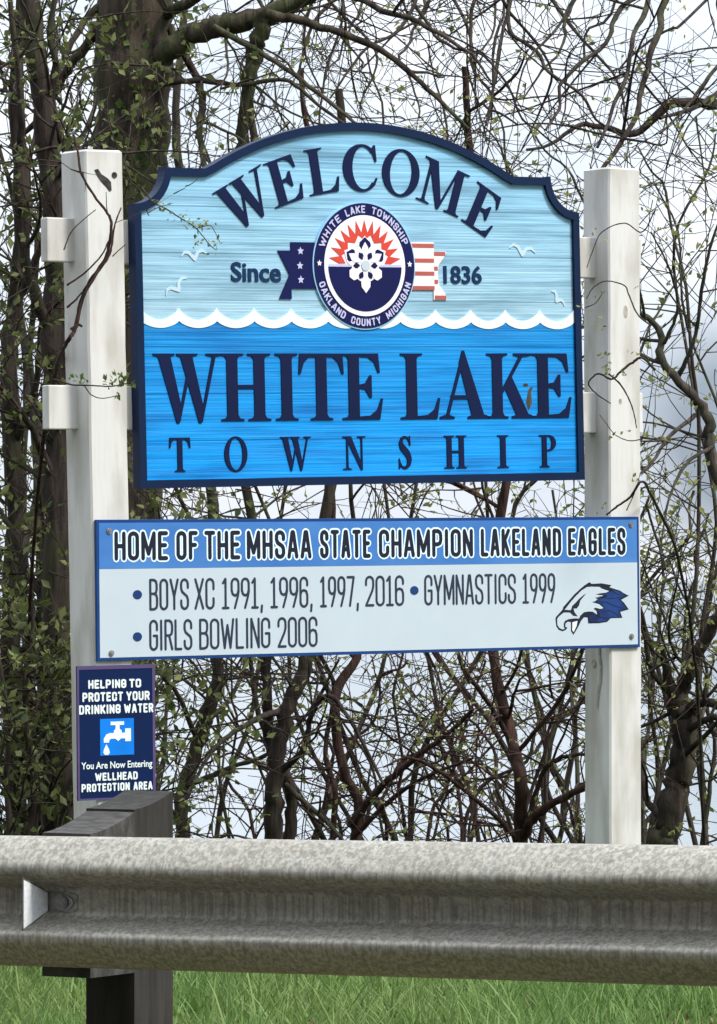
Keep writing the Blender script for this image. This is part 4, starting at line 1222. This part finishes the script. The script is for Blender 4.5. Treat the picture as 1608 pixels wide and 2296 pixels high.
P.limb(path((20.2, 19.4), (1790, 150), (1680, 185), (1608, 215), (1500, 262), (1400, 285), (1290, 300), (1180, 330)), .030, .005, 12)
P.limb(path((20.2, 19.5), (1780, 110), (1640, 190), (1560, 240), (1480, 265)), .016, .006, 8)
P.limb(path((20.0, 19.3), (1560, -160), (1490, 0), (1470, 90), (1440, 200), (1400, 310), (1350, 380)), .017, .008, 9)
P.limb(path((20.0, 19.3), (1520, -140), (1448, 0), (1420, 110), (1380, 230), (1340, 330)), .013, .006, 9)
P.limb(path((20.0, 19.3), (1490, -80), (1410, 20), (1330, 110), (1260, 210), (1225, 290)), .012, .005, 9)
P.limb(path((20.0, 19.4), (1140, -120), (1150, 40), (1190, 120), (1250, 170), (1330, 250), (1400, 310)), .010, .004, 10)
P.limb(path((20.0, 19.4), (1080, -120), (1060, 30), (1075, 180), (1100, 240), (1160, 280)), .009, .004, 9)
P.limb(path((20.0, 19.4), (1180, -120), (1130, 60), (1110, 180), (1090, 280)), .009, .005, 9)
P.limb(path((19.8, 19.3), (1700, 60), (1600, 160), (1540, 240), (1480, 300)), .009, .004, 9)
P.limb(path((19.8, 19.3), (1340, -100), (1250, 60), (1180, 140), (1150, 260)), .007, .003, 9)
P.limb(path((19.8, 19.3), (980, -100), (900, 60), (820, 110), (740, 220)), .009, .004, 10)
P.limb(path((19.8, 19.3), (900, -100), (960, 60), (1060, 120), (1180, 260), (1260, 340)), .008, .003, 10)
P.finish()
P = Plant('drooping_tree', 'many-branched bare tree drooping long crooked twigs above the arched sign', 'tree', 47, 'bark_dark', 'leaf_bud', pleaf=.07, kids=(3, 2), wob=.17, twig=(.3, .7), dens=.5)
P.limb(rooted(21.5, (1860, 1900), (1840, 1200), (1850, 500), (1800, 0), (1760, -400), (1800, -1200)), .07, .022, 10, sides=9, start=.4)
P.limb(path((21.5, 20.6), (1810, -60), (1600, -200), (1300, -240), (900, -220), (600, -170)), .035, .015, 2, sides=7)
gb = random.Random(19)
for k in range(17):
    bx = gb.uniform(560, 1640); sx0 = bx + gb.uniform(-260, 260); ey = gb.uniform(140, 420) if bx < 1300 else gb.uniform(140, 620)
    P.limb(path((20.6 + gb.uniform(-.8, 1.2), 20.0), (sx0, -160), ((sx0 + bx) / 2 + gb.uniform(-70, 70), -20 + gb.uniform(-30, 60)), (bx, ey * .5), (bx + gb.uniform(-90, 90), ey)), gb.uniform(.007, .012), .0032, 6, sides=6, main=False)
P.finish()
P = Plant('willowy_shrub', 'willowy budding shrub above the right white post against open sky', 'shrub', 44, 'bark_grey', 'leaf_bud', pleaf=.22, kids=(3, 2), wob=.15, leaf=(.014, .026))
for k, pp in enumerate((((1560, 1900), (1400, 1200), (1340, 700), (1290, 430), (1200, 300)), ((1450, 1900), (1560, 1300), (1560, 800), (1500, 480), (1430, 330)), ((1600, 1900), (1590, 1300), (1540, 900), (1560, 500), (1600, 300)), ((1450, 1900), (1330, 1100), (1240, 600), (1180, 380), (1080, 280)), ((1560, 1900), (1620, 1200), (1560, 700), (1470, 420)))):
    P.limb(rooted(20.8 + .2 * k, *pp), .013, .004, 17, sides=6, start=.35)
P.finish()
P = Plant('thicket_shrub', 'dense olive shrub at the right edge behind the crooked tree', 'shrub', 45, 'bark_grey', 'leaf_bud', pleaf=.36, kids=(3, 3))
for k, pp in enumerate((((1470, 1900), (1460, 1600), (1490, 1350), (1450, 1130)), ((1520, 1900), (1560, 1600), (1540, 1350), (1590, 1150)), ((1580, 1900), (1600, 1650), (1570, 1450), (1500, 1250)), ((1640, 1900), (1620, 1600), (1640, 1350), (1580, 1180)), ((1450, 1900), (1520, 1700), (1600, 1480)))):
    P.limb(rooted(20.9 + .2 * k, *pp), .013, .005, 18, sides=6)
P.finish()
P = Plant('sky_shrub', 'fine twiggy shrub rising behind the arched top of the welcome sign', 'shrub', 46, 'bark_grey', 'leaf_bud', pleaf=.12, kids=(3, 3), wob=.17, leaf=(.014, .026), twig=(.3, .7), dens=.26)
for k, pp in enumerate((((820, 1900), (640, 1450), (560, 1000), (480, 460), (440, 250)), ((460, 1900), (600, 1500), (680, 1000), (640, 400), (620, 180)), ((1080, 1900), (960, 1500), (830, 900), (860, 320), (820, 120)), ((700, 1900), (860, 1500), (960, 900), (1000, 330), (960, 100)), ((1290, 1900), (1180, 1500), (1080, 900), (1130, 400), (1100, 200)))):
    P.limb(rooted(21.6 + .2 * k, *pp), .014, .004, 20, sides=6, start=.55)
P.finish()

# vines on the posts and in front of the signs
P = Plant('climbing_vine', 'brown vine with twin strands climbing over the left white post', 'vine', 51, 'bark_red', 'leaf_bud', pleaf=.05, kids=(2, 1), twig=(.1, .22))
P.limb([at(70, 1900, 18.6), at(60, 1600, 18.5), at(70, 1300, 18.2), at(95, 1000, 17.4), at(125, 830, 16.3)] + path(15.78, (150, 767), (168, 738), (181, 674), (205, 626), (237, 578), (249, 520), (245, 484), (212, 440), (182, 388), (175, 345), (165, 300)), .0085, .0035, 3, sides=6, start=.75)
P.limb(path(15.74, (172, 735), (186, 670), (215, 618), (246, 570), (255, 515), (262, 490), (272, 465)), .0050, .0020, 2, sides=5, main=False)
P.limb(path(15.76, (150, 640), (190, 612), (228, 572), (243, 540)), .0035, .0020, 0, sides=5, main=False)
P.limb(path(15.76, (150, 690), (172, 670), (184, 655)), .0040, .0025, 0, sides=5, main=False)
P.limb(path(15.76, (143, 560), (160, 520), (190, 490), (215, 470)), .0022, .0014, 0, sides=5, main=False)
P.limb(path(15.76, (252, 575), (268, 560), (282, 548)), .0020, .0014, 0, sides=5, main=False)
P.limb(path(15.76, (248, 500), (240, 470), (238, 430)), .0020, .0012, 0, sides=5, main=False)
P.limb(path(15.76, (160, 740), (175, 728), (184, 732)), .0060, .0035, 0, sides=5, main=False)
P.finish()
P = Plant('leafy_sprig', 'green leafy sprig lying across the left white post at mid height', 'sprig', 52, 'bark_red', 'leaf_ivy', kids=(0, 0))
P.limb(path(15.74, (120, 850), (160, 862), (200, 864), (250, 866), (292, 858)), .0030, .0016, 0, sides=5)
P.limb(path(15.74, (190, 866), (205, 885), (230, 893), (268, 886)), .0020, .0012, 0, sides=5)
for cx, cy, n_, sp in ((180, 856, 14, 10), (248, 858, 16, 10), (268, 848, 14, 9), (286, 858, 10, 7), (264, 884, 6, 5)):
    for _ in range(n_):
        P.lv.add(at(cx + P.g.gauss(0, sp), cy + P.g.gauss(0, sp * .7), 15.73), rvec(P.g), P.g.uniform(.014, .026))
P.finish()
P = Plant('budding_sprig', 'olive budding sprig hanging over the upper left corner of the welcome sign', 'sprig', 53, 'bark_grey', 'leaf_bud', kids=(0, 0))
tw = P.limb(path(15.98, (318, 420), (343, 452), (372, 468), (410, 492), (440, 512), (470, 548), (484, 560)), .0030, .0014, 0, sides=5)
P.limb(path(15.98, (440, 512), (470, 505), (482, 520), (494, 545)), .0018, .0010, 0, sides=5)
for cx, cy, n_, sp in ((352, 456, 10, 8), (372, 470, 8, 8), (408, 490, 12, 10), (432, 510, 16, 10), (462, 508, 10, 9), (448, 540, 10, 9), (490, 540, 10, 7), (470, 556, 6, 6)):
    for _ in range(n_):
        P.lv.add(at(cx + P.g.gauss(0, sp), cy + P.g.gauss(0, sp), 15.97), rvec(P.g), P.g.uniform(.010, .020))
P.finish()
P = Plant('looping_vine', 'thin looping vine with buds crossing the right white post beside the arched sign', 'vine', 54, 'bark_dark', 'leaf_bud', kids=(2, 1), pleaf=.30, leaf=(.012, .024), twig=(.10, .26), wob=.2)
P.limb([at(1580, 1900, 19.2), at(1560, 1500, 18.8), at(1520, 1250, 18.0), at(1465, 1120, 17.3)] + path(16.98, (1440, 1080), (1414, 1114), (1385, 1135), (1360, 1155)), .007, .003, 0, sides=6)
P.limb(path(16.96, (1470, 830), (1440, 802), (1420, 812), (1395, 830), (1372, 850), (1345, 838), (1330, 845), (1320, 862), (1340, 885), (1370, 905)), .0050, .0020, 1, sides=6, main=False)
P.limb(path(16.96, (1365, 838), (1390, 860), (1408, 890), (1420, 920), (1428, 960)), .0035, .0018, 1, sides=5, main=False)
P.limb(path(16.96, (1440, 985), (1410, 988), (1380, 975), (1360, 950), (1345, 930)), .0020, .0012, 0, sides=5, main=False)
P.limb(path(16.96, (1460, 730), (1430, 705), (1410, 660), (1400, 640), (1360, 630), (1330, 645), (1315, 670)), .0030, .0016, 1, sides=5, main=False)
P.limb(path(16.96, (1470, 470), (1440, 520), (1400, 500), (1350, 520), (1330, 560), (1316, 600)), .0026, .0014, 1, sides=5, main=False)
P.limb(path(16.96, (1312, 690), (1335, 680), (1350, 660)), .0020, .0012, 1, sides=5, main=False)
P.limb(path(16.96, (1405, 1145), (1425, 1100), (1436, 1060)), .0020, .0012, 0, sides=5, main=False)
for cx, cy, n_ in ((1340, 660, 5), (1320, 690, 5), (1345, 730, 6), (1352, 800, 7), (1358, 812, 6), (1366, 830, 5), (1350, 1130, 4), (1420, 790, 5), (1428, 1075, 5), (1402, 835, 4), (1375, 975, 4), (1396, 960, 3), (1335, 520, 4), (1430, 640, 4)):
    for _ in range(n_): P.lv.add(at(cx + P.g.gauss(0, 7), cy + P.g.gauss(0, 7), 16.95), rvec(P.g), P.g.uniform(.012, .022))
P.finish()

# beyond: a twiggy far thicket that reads as one mass
P = Plant('far_thicket', None, None, 61, 'bark_grey', 'leaf_bud', pleaf=.30, kids=(3, 2), leaf=(.02, .045), twig=(.4, .9))
gg = random.Random(77)
for k in range(7):
    px = gg.choice([gg.uniform(-60, 420), gg.uniform(250, 1650), gg.uniform(250, 1650)]); Yd = gg.uniform(24, 29)
    top = gg.uniform(250, 1300) if px < 420 else gg.uniform(900, 1600)
    P.limb(rooted(Yd, (px, 1950), (px + gg.uniform(-60, 60), (1950 + top) / 2), (px + gg.uniform(-140, 140), top)), .018, .006, 9, sides=5)
e = P.finish()
tag(e, kind='stuff')
for k in ('label', 'category'):
    if k in e: del e[k]
tag(e, 'distant tangle of bare twigs beyond the nearer trees', 'thicket')

# unseen woods added behind the camera to shut off the low sky
wl = Leaves(); gw = random.Random(8)
for _ in range(15000):
    a_ = gw.uniform(-70, 70); top_ = 15.5 + 2.2 * math.sin(a_ * .31) + 1.6 * math.sin(a_ * .83 + 1)
    q = road_pt(a_, gw.uniform(-24, -16), 0)
    wl.add(np.array((q[0], q[1], top_ * gw.random() ** .85)), np.array((gw.gauss(0, 1), gw.gauss(0, 1), gw.gauss(0, 1))), gw.uniform(.7, 1.5))
tag(wl.build('roadside_woods', M['leaf_woods'], None, 12, .8), 'dense woods on the far side of the road behind the viewer', 'woods', kind='stuff')

# ------------------------------------------------------------------ grass under the rail
g = np.random.default_rng(9)
n = 120000
gx = g.uniform(-3.0, 3.0, n); gy = 13.2 + 6.2 * g.random(n) ** .8
# keep off the road side of the rail
d_r = (gx - rail_o.x) * RAIL_N.x + (gy - rail_o.y) * RAIL_N.y
dens = np.where(gy < 15.2, .55 + .25 * np.sin(gx * 5 + gy * 3), 1.0)
keep = (d_r > -.2) & (g.random(n) < dens)
gx, gy = gx[keep], gy[keep]; n = len(gx)
clump = .5 + .5 * np.sin(gx * 3.1 + 1.3) * np.sin(gy * 2.3 + gx)
h = (.06 + .07 * g.random(n) + .07 * clump * g.random(n) + .16 * (g.random(n) > .97)); wd = .0024 + .0022 * g.random(n)
gz = np.array([ground_z(v) for v in gy])
ang = g.uniform(0, 2 * math.pi, n); la = g.uniform(0, 2 * math.pi, n); lean = g.uniform(.1, .8, n) * h
V = np.zeros((n, 7, 3))
cx, sx_ = np.cos(ang), np.sin(ang); lx_, ly_ = np.cos(la) * lean, np.sin(la) * lean
for i, (t_, kw) in enumerate(((0, 1), (.45, .85), (.78, .55))):
    for s_, q in ((-1, 0), (1, 1)):
        V[:, i * 2 + q, 0] = gx + s_ * cx * wd * kw + lx_ * t_ ** 2
        V[:, i * 2 + q, 1] = gy + s_ * sx_ * wd * kw + ly_ * t_ ** 2
        V[:, i * 2 + q, 2] = gz + h * t_
V[:, 6, 0] = gx + lx_; V[:, 6, 1] = gy + ly_; V[:, 6, 2] = gz + h * .97
i = np.arange(n)[:, None] * 7
F = np.concatenate([i + np.array([[0, 1, 3]]), i + np.array([[0, 3, 2]]), i + np.array([[2, 3, 5]]), i + np.array([[2, 5, 4]]), i + np.array([[4, 5, 6]])])
tag(quick('grass', V.reshape(-1, 3), F, M['grass'], None), 'bright green roadside grass growing under the guardrail', 'grass', kind='stuff')
lt = Leaves()
for _ in range(900):
    y = 14.3 + 1.6 * g.random() ** .7; x = g.uniform(-1.5, 1.5)
    lt.add(np.array((x, y, .012 + .03 * g.random())), np.array((g.normal(), g.normal(), .15)), g.uniform(.03, .07))
tag(lt.build('dead_leaves', M['litter'], None, 4, .6), 'brown dead leaves scattered at the foot of the grass', 'leaf litter', kind='stuff')
